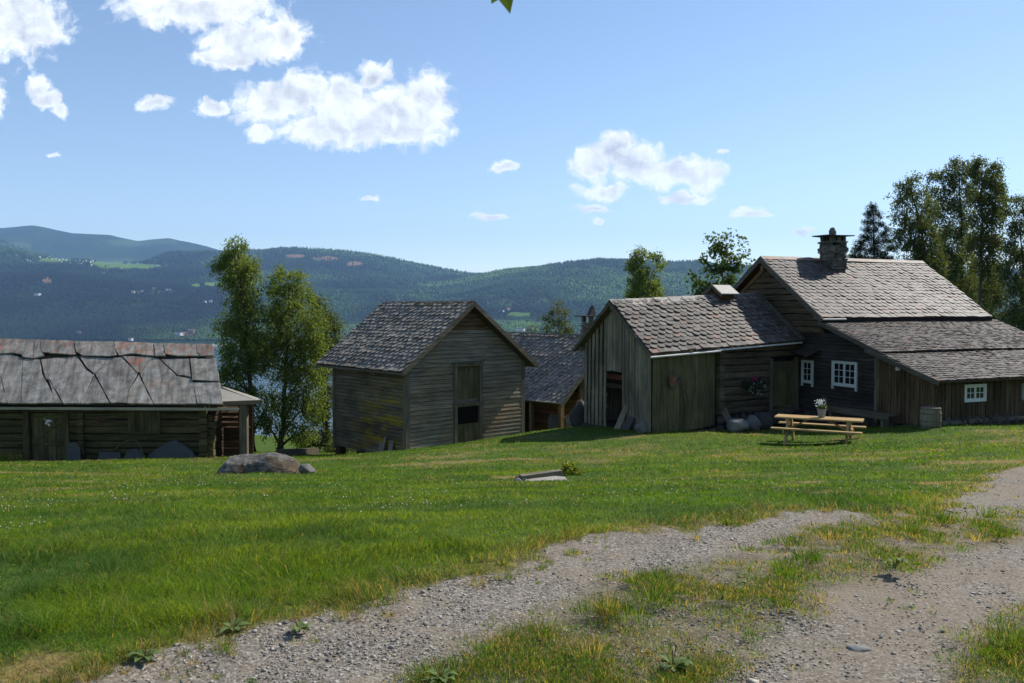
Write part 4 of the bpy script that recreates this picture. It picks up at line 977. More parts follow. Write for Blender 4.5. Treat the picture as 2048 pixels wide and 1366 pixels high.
for y_ in (.4, 2.2, 4.0): mb = MB(); mb.box(-.02, .3, y_ + 1.2, y_ + 1.55, -1.6, -.4); mb.build('stilt', M_darkw, gran)
mb = MB()
for y_, w_, h_, lx in ((.85, .28, .55, .2), (1.35, .2, .65, .25), (1.62, .22, .42, .18)): mb.beam((-.14 - lx, y_, -.55), (-.07, y_ + .05, -.55 + h_ + .3), w_, .03, (1, 0, 0))
mb.build('skirt_board', M_gr_x, gran)

# ================================================================== LOW SHINGLED HOUSE behind the gap
L0 = P(1122, 870, 42); low = empty('low_cottage', L0, GA, 'low timber cottage with big slate roof seen in the gap behind the granary', 'cottage')
def lowl(u, v, Y): p = P(u, v, Y) - L0; c, s = math.cos(GA), math.sin(GA); return Vector((p.x * c + p.y * s, -p.x * s + p.y * c, p.z))
ez = lowl(1122, 808, 42).z; LW = 6.2; LLn = 9.5; rz_ = lowl(1060, 671, 46).z; sl_ = (rz_ - ez) / (LW / 2 + .3); uF = Vector((1, 0, sl_)).normalized(); uB = Vector((-1, 0, sl_)).normalized()
eF = Vector((-.3, -.35, ez)); eB = Vector((LW + .3, -.35, ez)); S_ = (LW / 2 + .3) * math.hypot(1, sl_)
mb = MB(); tiles(mb, eF, (0, 1, 0), uF, LLn, S_, .36, .25, seed=8, lift=.065, th=.034); tiles(mb, eB, (0, 1, 0), uB, LLn, S_, .36, .25, seed=9); mb.build('roof', M_slate_g, low)
mb = MB(); roof_slab(mb, eF, (0, 1, 0), uF, LLn, S_, .09, .005); roof_slab(mb, eB, (0, 1, 0), uB, LLn, S_ - .07, .09, .005); mb.build('roof_deck', M_deck, low)
mb = MB(); ap = Vector((LW / 2, -.37, rz_ + .06))
for sg in (1, -1): mb.prism([ap, ap + Vector((0, LLn, 0)), ap + Vector((-sg * .26, LLn, -.26 * sl_)), ap + Vector((-sg * .26, 0, -.26 * sl_))], (0, 0, .035 + .002 * sg))
mb.build('ridge_board', M_trimy, low)
Mlf = face((1.3, .1, 0), (0, 1, 0), (-1, 0, 0)); Mlg = face((1.3, .1, 0), (1, 0, 0), (0, -1, 0))
mb = MB(); courses(mb, Mlf, -.8, ez + .5, lambda z: (0, 8.5), .24, .1, (), 'log'); courses(mb, Mlg, -.5, rz_ - .2, lambda z: (0, max(.2, min(LW - 1.3, LW - 1.0 - max(0, (z - ez) / sl_)))) if z < 1.6 else (max(0, (z - ez) / sl_ - 1.5), max(.2, LW - 1.3 - (z - ez) / sl_ + .2)), .24, .1, (), 'log'); mb.build('wall', M_warmx, low)
mb = MB(); mb.prism([(1.32, .12, -.9), (LW, .12, -.9), (LW, .12, ez + .1), (LW / 2, .12, rz_ - .25), (1.32, .12, ez + .9)], (0, 8.2, 0)); mb.build('core', M_inner_shade, low)
mb = MB(); mb.box(-.12, .12, -.12, .12, -1, ez + .12, .01); mb.build('porch_post', M_warm, low)
for yy, xx in ((2.1, -.05), (4.6, -.05)):
    m2 = MB(); m2.box(xx - .1, xx + .1, yy - .1, yy + .1, -1.4, ez + .12, .01); m2.build('porch_post', M_warm if yy > 3 else M_plankz_moss, low)
mb = MB(); Lf = face((-.1, .3, 0), (0, 1, 0), (-1, 0, 0)); courses(mb, Lf, -1.3, ez - .05, lambda z: (2.3, 8.5), .24, .06, (), 'log'); mb.build('porch_wall', M_warmx, low)
mb = MB(); mb.beam(Vector((-.38, -.4, ez - .06)), Vector((LW / 2, -.4, rz_ - .02)), .05, .2, Z); mb.beam(Vector((LW + .38, -.4, ez - .06)), Vector((LW / 2, -.402, rz_ - .02)), .05, .2, Z); mb.build('barge_board', W_gr('barge_low', 'x', vary=.1), low)
mb = MB(); bp = [lowl(1127, 838, 41.7), lowl(1138, 832, 41.8), lowl(1147, 822, 41.9), lowl(1153, 812, 42.0), lowl(1156, 800, 42.1)]; mb.tube(bp, [.08, .085, .085, .08, .07], 7); mb.build('curved_brace', M_warm, low)
mb = MB(); mb.box(1.25, 1.45, -.1, .08, -.6, 2.2, .01); mb.box(2.3, 2.5, -.08, .09, -.5, 1.9, .01); mb.build('door_jamb', M_warm, low)
pc = lowl(1182, 672, 48); mb = MB(); rr_ = random.Random(4)
z_ = pc.z - 1.0
while z_ < pc.z + .75: h_ = rr_.uniform(.07, .16); w_ = .42 + rr_.uniform(-.05, .05); mb.box(pc.x - w_, pc.x + w_, pc.y - w_ * .9, pc.y + w_ * .9, z_, z_ + h_ - .008, .02); z_ += h_
for sx in (-.3, .3):
    for sy in (-.28, .28): mb.box(pc.x + sx - .09, pc.x + sx + .09, pc.y + sy - .09, pc.y + sy + .09, z_ - .01, z_ + .33, .01)
ch = mb.build('chimney', M_chim, low); mb = MB(); mb.box(pc.x - .72, pc.x + .62, pc.y - .6, pc.y + .6, z_ + .33, z_ + .39, .02); mb.build('cap_slab', M_stoned, ch)
mb = MB(); mb.prism([(pc.x - .2, pc.y - .1, z_ + .39), (pc.x + .32, pc.y - .1, z_ + .39), (pc.x + .26, pc.y - .05, z_ + .8), (pc.x + .16, pc.y - .05, z_ + .95), (pc.x + .02, pc.y - .05, z_ + .75)], (0, .22, 0)); mb.build('cap_stone', M_stoned, ch)
o = prism_thing('stone_slab', M_stonel, [P(1097, 868, 41.6), P(1117, 868, 41.6), P(1115, 832, 41.9), P(1103, 828, 41.9), P(1096, 838, 41.9)], (0, .08, 0), 'tall grey stone slab leaning under the low cottage eave', 'stone slab')
# ================================================================== PLANK SHED (left wing, gable to the viewer)
S0 = P(1303, 864, 30.5); SA = rad(30)
shed = empty('plank_shed', S0, SA, 'weathered plank and log shed with scalloped slate roof joined to the farmhouse', 'shed')
SW, SL_ = 4.18, 7.45; TL = .043; SS = .767; sE = 2.97
top0 = lambda x: sE + TL * x
def shl(u, v, pl):                                 # pixel onto the shed's front (y=0) or gable (x=0) plane, local
    d = ray(u, v); o = Vector((0, 0, CAMZ)) - S0; c, s = math.cos(SA), math.sin(SA)
    dl = Vector((d.x * c + d.y * s, -d.x * s + d.y * c, d.z)); ol = Vector((o.x * c + o.y * s, -o.x * s + o.y * c, o.z))
    k = -ol.y / dl.y if pl == 'f' else -ol.x / dl.x
    return ol + dl * k
Mfr = face((0, 0, 0), (1, 0, 0), (0, -1, 0)); Mga = face((0, 0, 0), (0, 1, 0), (-1, 0, 0)); Mbk = face((0, SW, 0), (1, 0, 0), (0, 1, 0))
gtop = lambda s: sE + SS * min(s, SW - s) - .04
# gable: close boards on the right half, open slats on the left
dA, dB = shl(1246, 800, 'g').y, shl(1215, 800, 'g').y; dT = shl(1230, 742, 'g').z; sA = shl(1213, 800, 'g').y
mb = MB(); planks(mb, Mga, 0, dA, lambda s: -.25, gtop, .20, .035, gap=.012, base=.02)
planks(mb, Mga, 0.03, dA, lambda s: -.25, gtop, .21, .03, gap=.10, base=.045)
planks(mb, Mga, dA, dB, lambda s: dT, gtop, .19, .035, gap=.012, base=.03); gw = mb.build('gable_boards', M_plankz, shed)
mb = MB(); planks(mb, Mga, dB + .0, SW, lambda s: -.10 - .25 * random.random(), gtop, .25, .035, gap=.105, base=.03, lean=.035, wv=.12); mb.build('slats', M_plankz, shed)
for v in (733, 785, 808): mb = MB(); z = shl(1190, v, 'g').z; mb.beam(Mga(dB - .02, .005, z), Mga(SW, .005, z + .02), .045, .13, Z); mb.build('slat_rail', M_trimy, shed)
mb = MB(); z = shl(1230, 757, 'g').z; mb.beam(Mga(dA - .3, -.5, z), Mga(dB + 1.2, -.5, z), .1, .20, Z); mb.build('red_beam', plain('red_timber', (.20, .075, .045), .8, .2, 8, .4), shed)
mb = MB(); z = shl(1230, 777, 'g').z; mb.beam(Mga(dA - .3, -.7, z), Mga(dB + 1.2, -.7, z), .1, .16, Z); mb.build('pale_beam', M_trimy, shed)
# room behind: partition in painted near-black shade, floor and rear walls
mb = MB(); mb.box(1.9, SL_, .05, SW - .05, -.5, sE - .05); mb.prism([(1.9, .05, sE - .05), (1.9, SW - .05, sE - .05), (1.9, SW / 2, sE + SS * SW / 2 - .2)], (SL_ - 1.9, 0, .0)); mb.build('partition', M_inner_shade, shed)
mb = MB(); mb.box(-.2, 1.9, .05, SW - .05, -.6, -.12); mb.build('floor', M_stoned, shed)
xj = shl(1428, 780, 'f').x
mb = MB(); planks(mb, Mfr, 0, xj, lambda s: -.12 + .05 * s, lambda s: top0(s) + .05, .30, .035, gap=.010, base=.03); mb.build('front_boards', M_plankz_moss, shed)
mb = MB(); planks(mb, Mbk, 0, SL_, lambda s: -1.2, lambda s: top0(s) - .02, .26, .03, gap=.008, base=.0); mb.build('back_wall', M_plankz, shed)
# log part with a low door
dx0, dx1 = shl(1541, 780, 'f').x, shl(1586, 780, 'f').x; ddt, ddb = shl(1562, 722, 'f').z, shl(1562, 822, 'f').z
mb = MB(); courses(mb, Mfr, .42, sE + TL * 6, lambda z: (xj + .08, SL_), .27, .11, [(dx0 - .1, dx1 + .08, .1, ddt + .08)], 'log'); mb.build('log_wall', M_logs, shed)
mb = MB()
for k in range(9): z = .44 + k * .265; mb.box(xj + .10, xj + .34, -.20 + random.uniform(-.02, .02), -.10, z, z + .24, .012)
mb.build('log_crossing', M_logs, shed)
mb = MB(); planks(mb, Mfr, dx0, dx1, lambda s: ddb, lambda s: ddt, .2, .03, gap=.008, base=.05, zj=0); dd = mb.build('door', M_logg_z, shed)
mb = MB(); mb.box(dx0 - .02, dx1 + .02, -.115, -.086, ddb + .12, ddb + .22); mb.build('ledge', M_logs, dd); mb = MB(); mb.box(dx0 - .02, dx1 + .02, -.115, -.086, ddt - .3, ddt - .2); mb.build('ledge', M_logs, dd)
for xx in (dx0 - .09, dx1 + .08): mb = MB(); mb.box(xx - .07, xx + .07, -.135, -.002, .3, ddt + .12, .004); mb.build('door_post', M_trimz, shed)
mb = MB(); stone_course(mb, (xj + .1, -.03, -.25), (SL_, -.03, -.1), .62, .24, 3, .5); stone_course(mb, (.1, .02, -.38), (xj, .02, -.3), .25, .16, 4, .4); mb.build('stone_footing', M_stoned, shed)
# roof, slates in rounded courses; the whole roof climbs slightly to the right as the old frame has
oe, og = .35, .32; e0 = Vector((-og, -oe, sE - SS * oe + .12 - TL * og)); A1 = Vector((1, 0, TL)).normalized(); uF = Vector((0, 1, SS)).normalized(); uB = Vector((0, -1, SS)).normalized(); Sl = (SW / 2 + oe) * math.hypot(1, SS); Lr = SL_ + og - .02
e1 = Vector((-og, SW + oe, e0.z))
mb = MB(); tiles(mb, e0, A1, uF, Lr, Sl, .335, .235, seed=11, lift=.068, th=.036); tiles(mb, e1, A1, uB, Lr, Sl, .335, .235, seed=12); mb.build('roof', M_slate, shed)
mb = MB(); roof_slab(mb, e0, A1, uF, Lr, Sl, .10, .004); roof_slab(mb, e1, A1, uB, Lr, Sl - .08, .10, .004); mb.build('roof_deck', M_logy, shed)
ap = e0 + uF * Sl
mb = MB(); n_ = 11
for i in range(n_):
    a, b = Lr * i / n_, Lr * (i + 1) / n_ - .015; ju = random.uniform(-.01, .01)
    p = ap + A1 * (a - .03) + Vector((0, 0, .075 + ju)); q_ = ap + A1 * b + Vector((0, 0, .06 + ju)); dw = Vector((0, -.30, -.30 * SS + .02)); db_ = Vector((0, .28, -.28 * SS))
    mb.prism([p, q_, q_ + dw, p + dw], (0, 0, .03)); mb.prism([p + Vector((0, .004, -.02)), q_ + Vector((0, .004, -.02)), q_ + db_, p + db_], (0, 0, .03))
mb.build('ridge_slabs', slate('ridge_slab', (.13, .115, .095), (.235, .215, .185), (.35, .33, .295), vary=.4)[0], shed)
mb = MB(); dn = Vector((-.035, 0, -.06)); mb.beam(e0 + dn, ap + dn, .035, .12, Z); mb.beam(e1 + dn + Vector((.002, 0, 0)), ap + dn + Vector((.002, 0, 0)), .035, .12, Z); mb.build('barge_board', M_trimy, shed)
for yy in (.02, SW / 2, SW - .02): mb = MB(); mb.beam((-og + .05, yy, sE - .13 + SS * min(yy, SW - yy)), (.5, yy, sE - .13 + SS * min(yy, SW - yy)), .13, .13, Z); mb.build('purlin', M_trimx, shed)
mb = MB(); p = e0 + Vector((-.08, -.07, -.09)); q_ = p + A1 * 3.3; mb.tube([p, q_], [.042, .042], 8); p2 = q_ + A1 * -.25 + Vector((0, .02, .035)); mb.tube([p2, p2 + A1 * 2.5], [.035, .035], 8); mb.tube([p2 + A1 * 2.5, p2 + A1 * 4.6], [.033, .033], 8); mb.build('gutter', M_tin, shed)
mb = MB(); fx = SL_ - .13; mb.beam(Vector((fx, -oe - .05, e0.z + TL * (fx + og) + .10)), Vector((fx, SW / 2, ap.z + TL * (fx + og) + .10)), .24, .05, Z); mb.build('flashing_board', M_trimy, shed)
# ridge smoke vent with its own little roof
vx = 5.3; vp = ap + A1 * (vx + og); vb = vp.z - .45
mb = MB(); mb.box(vx - .34, vx + .34, vp.y - .38, vp.y + .36, vb, vb + .56); vt = mb.build('smoke_vent', M_darkw, shed)
mb = MB(); rz2 = vp.z + .43
for sg in (-1, 1): mb.prism([(vx - .48, vp.y, rz2), (vx + .48, vp.y, rz2), (vx + .48, vp.y + sg * .54, rz2 - .36), (vx - .48, vp.y + sg * .54, rz2 - .36)], (0, 0, .05 + .003 * sg))
mb.build('vent_roof', plain('vent_boards', (.24, .222, .20), .6, .3, 5, .35), vt)
mb = MB(); mb.beam((vx - .50, vp.y - .56, rz2 - .40), (vx - .50, vp.y, rz2 - .01), .05, .11, Z); mb.beam((vx - .50, vp.y + .56, rz2 - .40), (vx - .498, vp.y, rz2 - .01), .05, .13, Z); mb.build('vent_barge', M_trimy, vt)
# cart wheel in the dark doorway
def toworld(o, r, p): c, s = math.cos(r), math.sin(r); p = Vector(p); return Vector((o.x + p.x * c - p.y * s, o.y + p.x * s + p.y * c, o.z + p.z))
def rim(mb, c, R, r, ax1, ax2, n=20):
    c = Vector(c); a = Vector(ax1); b = Vector(ax2); pts = [c + a * (R * math.cos(2 * PI * i / n)) + b * (R * math.sin(2 * PI * i / n)) for i in range(n + 1)]; mb.tube(pts, [r] * (n + 1), 6, False)
wc = toworld(S0, SA, (.75, (dA + dB) / 2 - .12, .55)); wh = empty('cart_wheel', wc, SA, 'iron rimmed cart wheel standing in the dark shed doorway', 'wheel')
mb = MB(); rim(mb, (0, 0, .42), .42, .035, (0, 1, 0), (0, 0, 1)); mb.build('rim', M_iron, wh, True)
mb = MB()
for k in range(8): a = k * PI / 4; mb.beam((0, 0, .42), (0, .4 * math.cos(a), .42 + .4 * math.sin(a)), .035, .035, (1, 0, 0))
mb.tube([(-.08, 0, .42), (.08, 0, .42)], [.07, .07], 8); mb.build('spokes', M_trimz, wh)
# tools and stones by the shed
k0 = shl(1337, 762, 'f'); kp = toworld(S0, SA, (k0.x, -.24, k0.z - .18)); keg = empty('wooden_bucket', kp, SA, 'small red brown wooden bucket hanging on the mossy plank wall', 'bucket')
mb = MB(); mb.lathe((0, 0, 0), [(.125, 0), (.165, .36), (.15, .365), (.11, .02)], 14); mb.build('staves', plain('red_wood', (.22, .085, .05), .75, .3, 9, .35), keg)
for z0_, r0_, r1_ in ((.03, .132, .136), (.27, .158, .166)): mb = MB(); mb.lathe((0, 0, z0_), [(r0_, 0), (r1_, .05)], 14); mb.build('hoop', M_trimx, keg)
mb = MB(); mb.tube([(-.16, 0, .34), (-.12, .08, .5), (0, .14, .56), (.12, .08, .5), (.16, 0, .34)], [.012] * 5, 5); mb.build('handle', M_iron, keg)
a, b, c = shl(1346, 768, 'f'), shl(1358, 752, 'f'), shl(1367, 806, 'f'); sc0 = toworld(S0, SA, (c.x, -.12, c.z))
sy = empty('scythe', sc0, SA, 'old scythe hanging on the mossy plank wall beside the bucket', 'scythe')
mb = MB(); mb.tube([(0, 0, 0), (b.x - c.x, 0, b.z - c.z)], [.022, .02], 6); mb.build('shaft', M_trimz, sy)
mb = MB(); mb.beam((b.x - c.x, -.02, b.z - c.z), (a.x - c.x, -.03, a.z - c.z), .02, .07, Z); mb.beam((a.x - c.x - .01, -.031, a.z - c.z), (a.x - c.x - .12, -.033, a.z - c.z - .10), .016, .06, Z); mb.build('blade', M_stonel, sy)
a = shl(1257, 860, 'g'); b = shl(1256, 798, 'g'); tp = toworld(S0, SA, (-.28, a.y, a.z))
rk = empty('hay_fork', tp, SA, 'rusty long handled fork leaning on the shed gable boards', 'fork')
mb = MB(); mb.tube([(0, 0, .05), (.2, 0, 1.0)], [.02, .018], 6); mb.build('handle', M_warm, rk)
mb = MB(); mb.tube([(.2, -.1, 1.02), (.2, .1, 1.02)], [.016, .016], 5)
for yy in (-.1, 0, .1): mb.tube([(.2, yy, 1.02), (.22, yy * .9, 1.35)], [.014, .006], 5)
mb.build('tines', M_rusty, rk)
def wpt(p, r=SA, o=S0): return toworld(o, r, p)
g_ = lambda u, v, off: wpt(shl(u, v, 'g') + Vector((off, 0, 0)))
prism_thing('stone_slab', M_stonel, [g_(1253, 868, -.45), g_(1272, 867, -.45), g_(1275, 836, -.16), g_(1262, 832, -.12)], Vector((.05, .03, 0)), 'blue grey stone slab leaning on the shed gable below the fork', 'stone slab')
prism_thing('loose_board', M_plankz, [g_(1240, 866, -.4), g_(1252, 868, -.4), g_(1262, 812, -.09), g_(1252, 810, -.09)], Vector((.03, .02, 0)), 'pale loose board leaning beside the dark shed doorway', 'board')
f_ = lambda u, v, off: wpt(shl(u, v, 'f') + Vector((0, -off, 0)))
prism_thing('loose_board', M_trimz, [f_(1446, 856, .35), f_(1459, 856, .35), f_(1448, 815, .16), f_(1432, 815, .16)], Vector((0, .05, 0)), 'broad grey board leaning between plank wall and log wall', 'board')
def rock_thing(u, v, Y, rx, ry, rz, seed, label, mat=None, sink=.25, rough=.28, onground=True, name='rock'):
    p = P(u, v, Y)
    if onground: p.z = g1(p.x, p.y)
    mb = MB(); rock_mesh(mb, (0, 0, rz * (1 - sink)), rx, ry, rz, seed, 22, 14, rough); o = mb.build(name, mat or M_stone, None, True, p); tag(o, label, 'rock'); return o
M_rockl = plain('pale_rock', (.19, .186, .172), .85, .2, 4, .35, bmp=.5)
rock_thing(1476, 856, 30.9, .46, .34, .30, 2, 'pale grey boulder at the shed footing below the flower basket', M_rockl)
rock_thing(1506, 850, 31.4, .30, .28, .34, 5, 'upright grey stone right of the pale boulder at the shed footing', M_stone)
rock_thing(1530, 845, 32.0, .34, .3, .36, 6, 'dark blocky stone below the low shed door', M_stoned)
rock_thing(1281, 866, 30.0, .22, .2, .22, 8, 'small round grey stone at the foot of the shed gable corner', M_stone)
rock_thing(1159, 868, 34.6, .42, .4, .62, 9, 'dark stacked stone propping the far shed gable corner', M_stoned)
rock_thing(1148, 870, 36.5, .34, .3, .3, 10, 'sunlit pale stone in the gap between cottage and shed', M_rockl)

# ================================================================== FARMHOUSE
C0 = P(1865, 851, 28.5); HA = rad(23)
house = empty('farmhouse', C0, HA, 'dark log farmhouse with stone chimney, slate roof and two lean-to roofs', 'farmhouse')
HLn = 8.6; hs = .69; ph = Vector((math.cos(HA), math.sin(HA), 0))
Mw = face((0, 0, 0), (0, 1, 0), (-1, 0, 0)); Ms = face((0, 0, 0), (1, 0, 0), (0, -1, 0))
def hol(u, v, pl):
    d = ray(u, v); o = Vector((0, 0, CAMZ)) - C0; c, s = math.cos(HA), math.sin(HA)
    dl = Vector((d.x * c + d.y * s, -d.x * s + d.y * c, d.z)); ol = Vector((o.x * c + o.y * s, -o.x * s + o.y * c, o.z)); k = -ol.y / dl.y if pl == 's' else -ol.x / dl.x
    return ol + dl * k
yE, zEv = 4.72, 3.57; yR, zR = 8.31, 6.05; y1w, y2w = 5.1, 11.5
second = lambda y: 2.37 + (y - 1.92) * .355; third = lambda y: 1.535 + (y + .5) * .31
main = lambda y: zEv + hs * (min(y, 2 * yR - y) - yE) - .14
def wtop(y): return main(y) if y >= y1w else (second(y) - .12 if y >= 2.42 else third(y) - .12)
wn = [(hol(1716, 750, 'w').y, hol(1666, 750, 'w').y), (hol(1628, 745, 'w').y, hol(1605, 745, 'w').y)]
wz = [(hol(1690, 773, 'w').z, hol(1690, 722, 'w').z), (hol(1616, 766, 'w').z, hol(1616, 720, 'w').z)]
holes = [(a + .03, b - .03, z0 + .03, z1 - .03) for (a, b), (z0, z1) in zip(wn, wz)]
# log gable above, boarded wing with windows below
def mspan(z): t = (z - main(y1w)) / hs; return (max(y1w, y1w + t), min(y2w, 2 * yR - y1w - t))
mb = MB(); courses(mb, Mw, 2.95, zR - .25, lambda z: mspan(z), .28, .11, (), 'log', base=.0); mb.build('gable_logs', wood('log_gable', (.042, .031, .022), (.12, .092, .066), (.195, .158, .118), 'y', vary=.5, stain=.5)[0], house)
def lspan(z):
    b = y2w; a = 2.42
    if z > second(2.42) - .12: a = 2.42 + (z - (second(2.42) - .12)) / .355
    return (a, y1w + 1.3)
mb = MB(); courses(mb, Mw, -.6, 3.0, lambda z: (min(lspan(z)[0], 5.2), 6.6), .135, .028, holes, 'clap', joint=5); mb.build('wing_siding', M_sidey, house)
mb = MB(); courses(mb, Mw, -.6, 2.95, lambda z: (6.6, y2w), .28, .10, (), 'log'); mb.build('rear_logs', M_logy, house)
mb = MB(); planks(mb, Mw, .0, 2.4, lambda s: -.1, lambda s: third(s) - .13, .24, .03, gap=.012, base=.02); planks(mb, Mw, .1, 2.4, lambda s: -.1, lambda s: third(s) - .13, .24, .022, gap=.17, base=.05)
mb.build('lean_to_boards', M_brownz, house)
s1 = (hol(1925, 785, 's').x, hol(1968, 785, 's').x, hol(1946, 803, 's').z, hol(1946, 768, 's').z); s2 = (hol(2043, 785, 's').x, hol(2043, 785, 's').x + 1.05, hol(2046, 800, 's').z, hol(2046, 765, 's').z)
sh2 = [(s[0] + .03, s[1] - .03, s[2] + .03, s[3] - .03) for s in (s1, s2)]
mb = MB(); planks(mb, Ms, 0, 9.2, lambda s: .12, lambda s: third(0) - .1, .24, .03, sh2, gap=.012, base=.02, zj=.01); planks(mb, Ms, .1, 9.2, lambda s: .12, lambda s: third(0) - .1, .24, .022, sh2, gap=.17, base=.05, zj=.01)
mb.build('lean_to_front', wood('plank_brown_front', (.034, .026, .017), (.088, .068, .045), (.15, .12, .083), 'z', vary=.55, stain=.5)[0], house)
mb = MB(); mb.prism([(.04, .04, -.7), (.04, 2.4, -.7), (.04, 2.4, third(2.4) - .15), (.04, .04, third(0) - .15)], (9.1, 0, 0)); mb.prism([(.04, 2.4, -.7), (.04, y1w, -.7), (.04, y1w, second(y1w) - .2), (.04, 2.4, second(2.4) - .2)], (9.1, 0, 0))
mb.prism([(.03, y1w, -.7), (.03, y2w, -.7), (.03, y2w, main(y2w) - .05), (.03, yR, zR - .3), (.03, y1w, main(y1w) - .05)], (HLn - .06, 0, 0)); mb.build('core', M_inner_shade, house)
mb = MB(); courses(mb, face((0, y1w, 0), (1, 0, 0), (0, -1, 0)), 2.9, main(y1w) + .1, lambda z: (-.05, HLn), .2, .06, (), 'log'); mb.build('upper_logs', M_logs, house)
mb = MB(); courses(mb, face((HLn, 0, 0), (0, 1, 0), (1, 0, 0)), 0, zR - .2, lambda z: mspan(z) if z > 2.95 else (y1w, y2w), .28, .1, (), 'log'); mb.build('east_logs', M_logy, house)
for y_, m_ in ((2.36, M_trimz), (.0, M_brownz)): mb = MB(); mb.box(-.075, -.002, y_ - .06 if y_ > 1 else -.05, y_ + .1, -.2, wtop(y_ + .02) - .08); mb.build('corner_board', m_, house)
for (a, b), (z0, z1), cs in ((wn[0], wz[0], 2), (wn[1], wz[1], 1)): window(house, Mw, a, b, z0, z1, cs, 2, 3, proud=.05)
for s in (s1, s2): window(house, Ms, s[0], s[1], s[2], s[3], 2, 2, 2, proud=.07, drops=False, crown=False)
mb = MB(); mb.beam(Ms(.05, .06, .07), Ms(9.2, .06, .07), .12, .12, Z); mb.build('sill_beam', M_trimx, house)
mb = MB(); stone_course(mb, (.1, -.02, -.25), (9.2, -.02, -.25), .5, .14, 7, .4); mb.build('footing', M_stoned, house)
mb = MB(); stone_course(mb, (0, .2, -.45), (0, 6.4, -.7), .5, .16, 9, .5); mb.build('footing', M_stoned, house)
# board canopy over the doorway nook between shed and house
mb = MB(); mb.prism([(-.02, 6.35, 2.62), (-.02, 5.2, 2.35), (-.75, 5.2, 2.08), (-.75, 6.35, 2.3)], (0, 0, -.05)); mb.build('door_canopy', M_sidey, house)
# roofs
eo = .45; eF_ = Vector((-eo, yE, zEv)); eB_ = Vector((-eo, 2 * yR - yE, zEv)); X1 = Vector((1, 0, 0)); uF2 = Vector((0, 1, hs)).normalized(); uB2 = Vector((0, -1, hs)).normalized(); Sm = (yR - yE) * math.hypot(1, hs); Lm = 8.85 + eo
mb = MB(); tiles(mb, eF_, X1, uF2, Lm, Sm, .30, .235, seed=21, lift=.042, th=.024); tiles(mb, eB_, X1, uB2, Lm, Sm, .30, .235, seed=22); mb.build('roof', M_slate_w, house)
mb = MB(); roof_slab(mb, eF_, X1, uF2, Lm, Sm, .12, .004); roof_slab(mb, eB_, X1, uB2, Lm, Sm - .09, .12, .004); mb.build('roof_deck', M_darkw, house)
mb = MB(); apx = Vector((-eo, yR, zEv + hs * (yR - yE))); n_ = 9
for i in range(n_):
    a, b = Lm * i / n_, Lm * (i + 1) / n_ - .015; j = random.uniform(0, .015)
    p = apx + X1 * (a - .02) + Vector((0, 0, .06 + j)); q_ = apx + X1 * b + Vector((0, 0, .06 + j)); mb.prism([p, q_, q_ + Vector((0, -.2, -.2 * hs)), p + Vector((0, -.2, -.2 * hs))], (0, 0, .03)); mb.prism([p + Vector((0, .004, -.02)), q_ + Vector((0, .004, -.02)), q_ + Vector((0, .2, -.2 * hs)), p + Vector((0, .2, -.2 * hs))], (0, 0, .03))
mb.build('ridge_slabs', slate('ridge_slab_red', (.12, .075, .058), (.20, .15, .12), (.27, .23, .20), vary=.5, rust=.2)[0], house)
mb = MB(); dn = Vector((-.03, 0, -.07)); mb.beam(eF_ + dn + Vector((0, -.05, -.03)), apx + dn, .045, .2, Z); mb.beam(eB_ + dn + Vector((.002, 0, 0)), apx + dn + Vector((.002, 0, 0)), .045, .2, Z); mb.build('barge_board', wood('barge_blue', (.05, .047, .046), (.11, .105, .10), (.17, .165, .16), 'y', vary=.1, stain=.3)[0], house)
for yy in (y1w + .02, yR, y2w - .1): zz = main(yy) - .12 if yy != yR else zR - .42; mb = MB(); mb.beam((-eo + .06, yy, zz), (.3, yy, zz), .16, .18, Z); mb.build('purlin', M_warmx, house)
mb = MB(); mb.beam((-.14, yE + .35, zEv - .02), (-.14, yR, zR - .36), .05, .16, Z); mb.beam((-.138, 2 * yR - yE - .35, zEv - .02), (-.138, yR, zR - .36), .05, .16, Z); mb.build('gable_rafter', M_warmx, house)
mb = MB(); p = eF_ + Vector((.0, -.07, -.06)); mb.tube([p, p + X1 * 1.15], [.035, .035], 8); mb.build('gutter', M_tin, house)
u2 = Vector((0, 1, .355)).normalized(); u3 = Vector((0, 1, .31)).normalized()
e2 = Vector((-.32, 1.92, second(1.92))); e3 = Vector((-.36, -.5, third(-.5)))
mb = MB(); tiles(mb, e2, X1, u2, 9.6, (y1w - .25 - 1.92) * math.hypot(1, .355), .175, .15, seed=23, lift=.034, th=.02, sag=.02); mb.build('lean_to_roof', M_slate_s, house)
mb = MB(); tiles(mb, e3, X1, u3, 9.7, 2.85 * math.hypot(1, .31), .22, .17, seed=24, lift=.036, th=.022, sag=.02); mb.build('lower_lean_to_roof', M_slate_s, house)
mb = MB(); roof_slab(mb, e2, X1, u2, 9.6, (y1w - 1.92) * math.hypot(1, .355), .07, .004); roof_slab(mb, e3, X1, u3, 9.7, 2.42 * math.hypot(1, .31), .07, .004); mb.build('lean_to_deck', M_deck, house)
M_eave_shadow = plain('eave_shadow', (.022, .018, .015), .9, .1, 6, .3)  # near-black boards added as the shadow lines under both eaves
mb = MB(); mb.beam(eF_ + Vector((.02, -.012, -.10)), eF_ + Vector((Lm - .02, -.012, -.10)), .03, .17, Z); mb.build('eave_shadow_board', M_eave_shadow, house)
mb = MB(); mb.beam(e2 + Vector((.02, -.02, -.045)), e2 + Vector((9.58, -.02, -.045)), .03, .09, Z); mb.build('lean_to_shadow_board', M_eave_shadow, house)
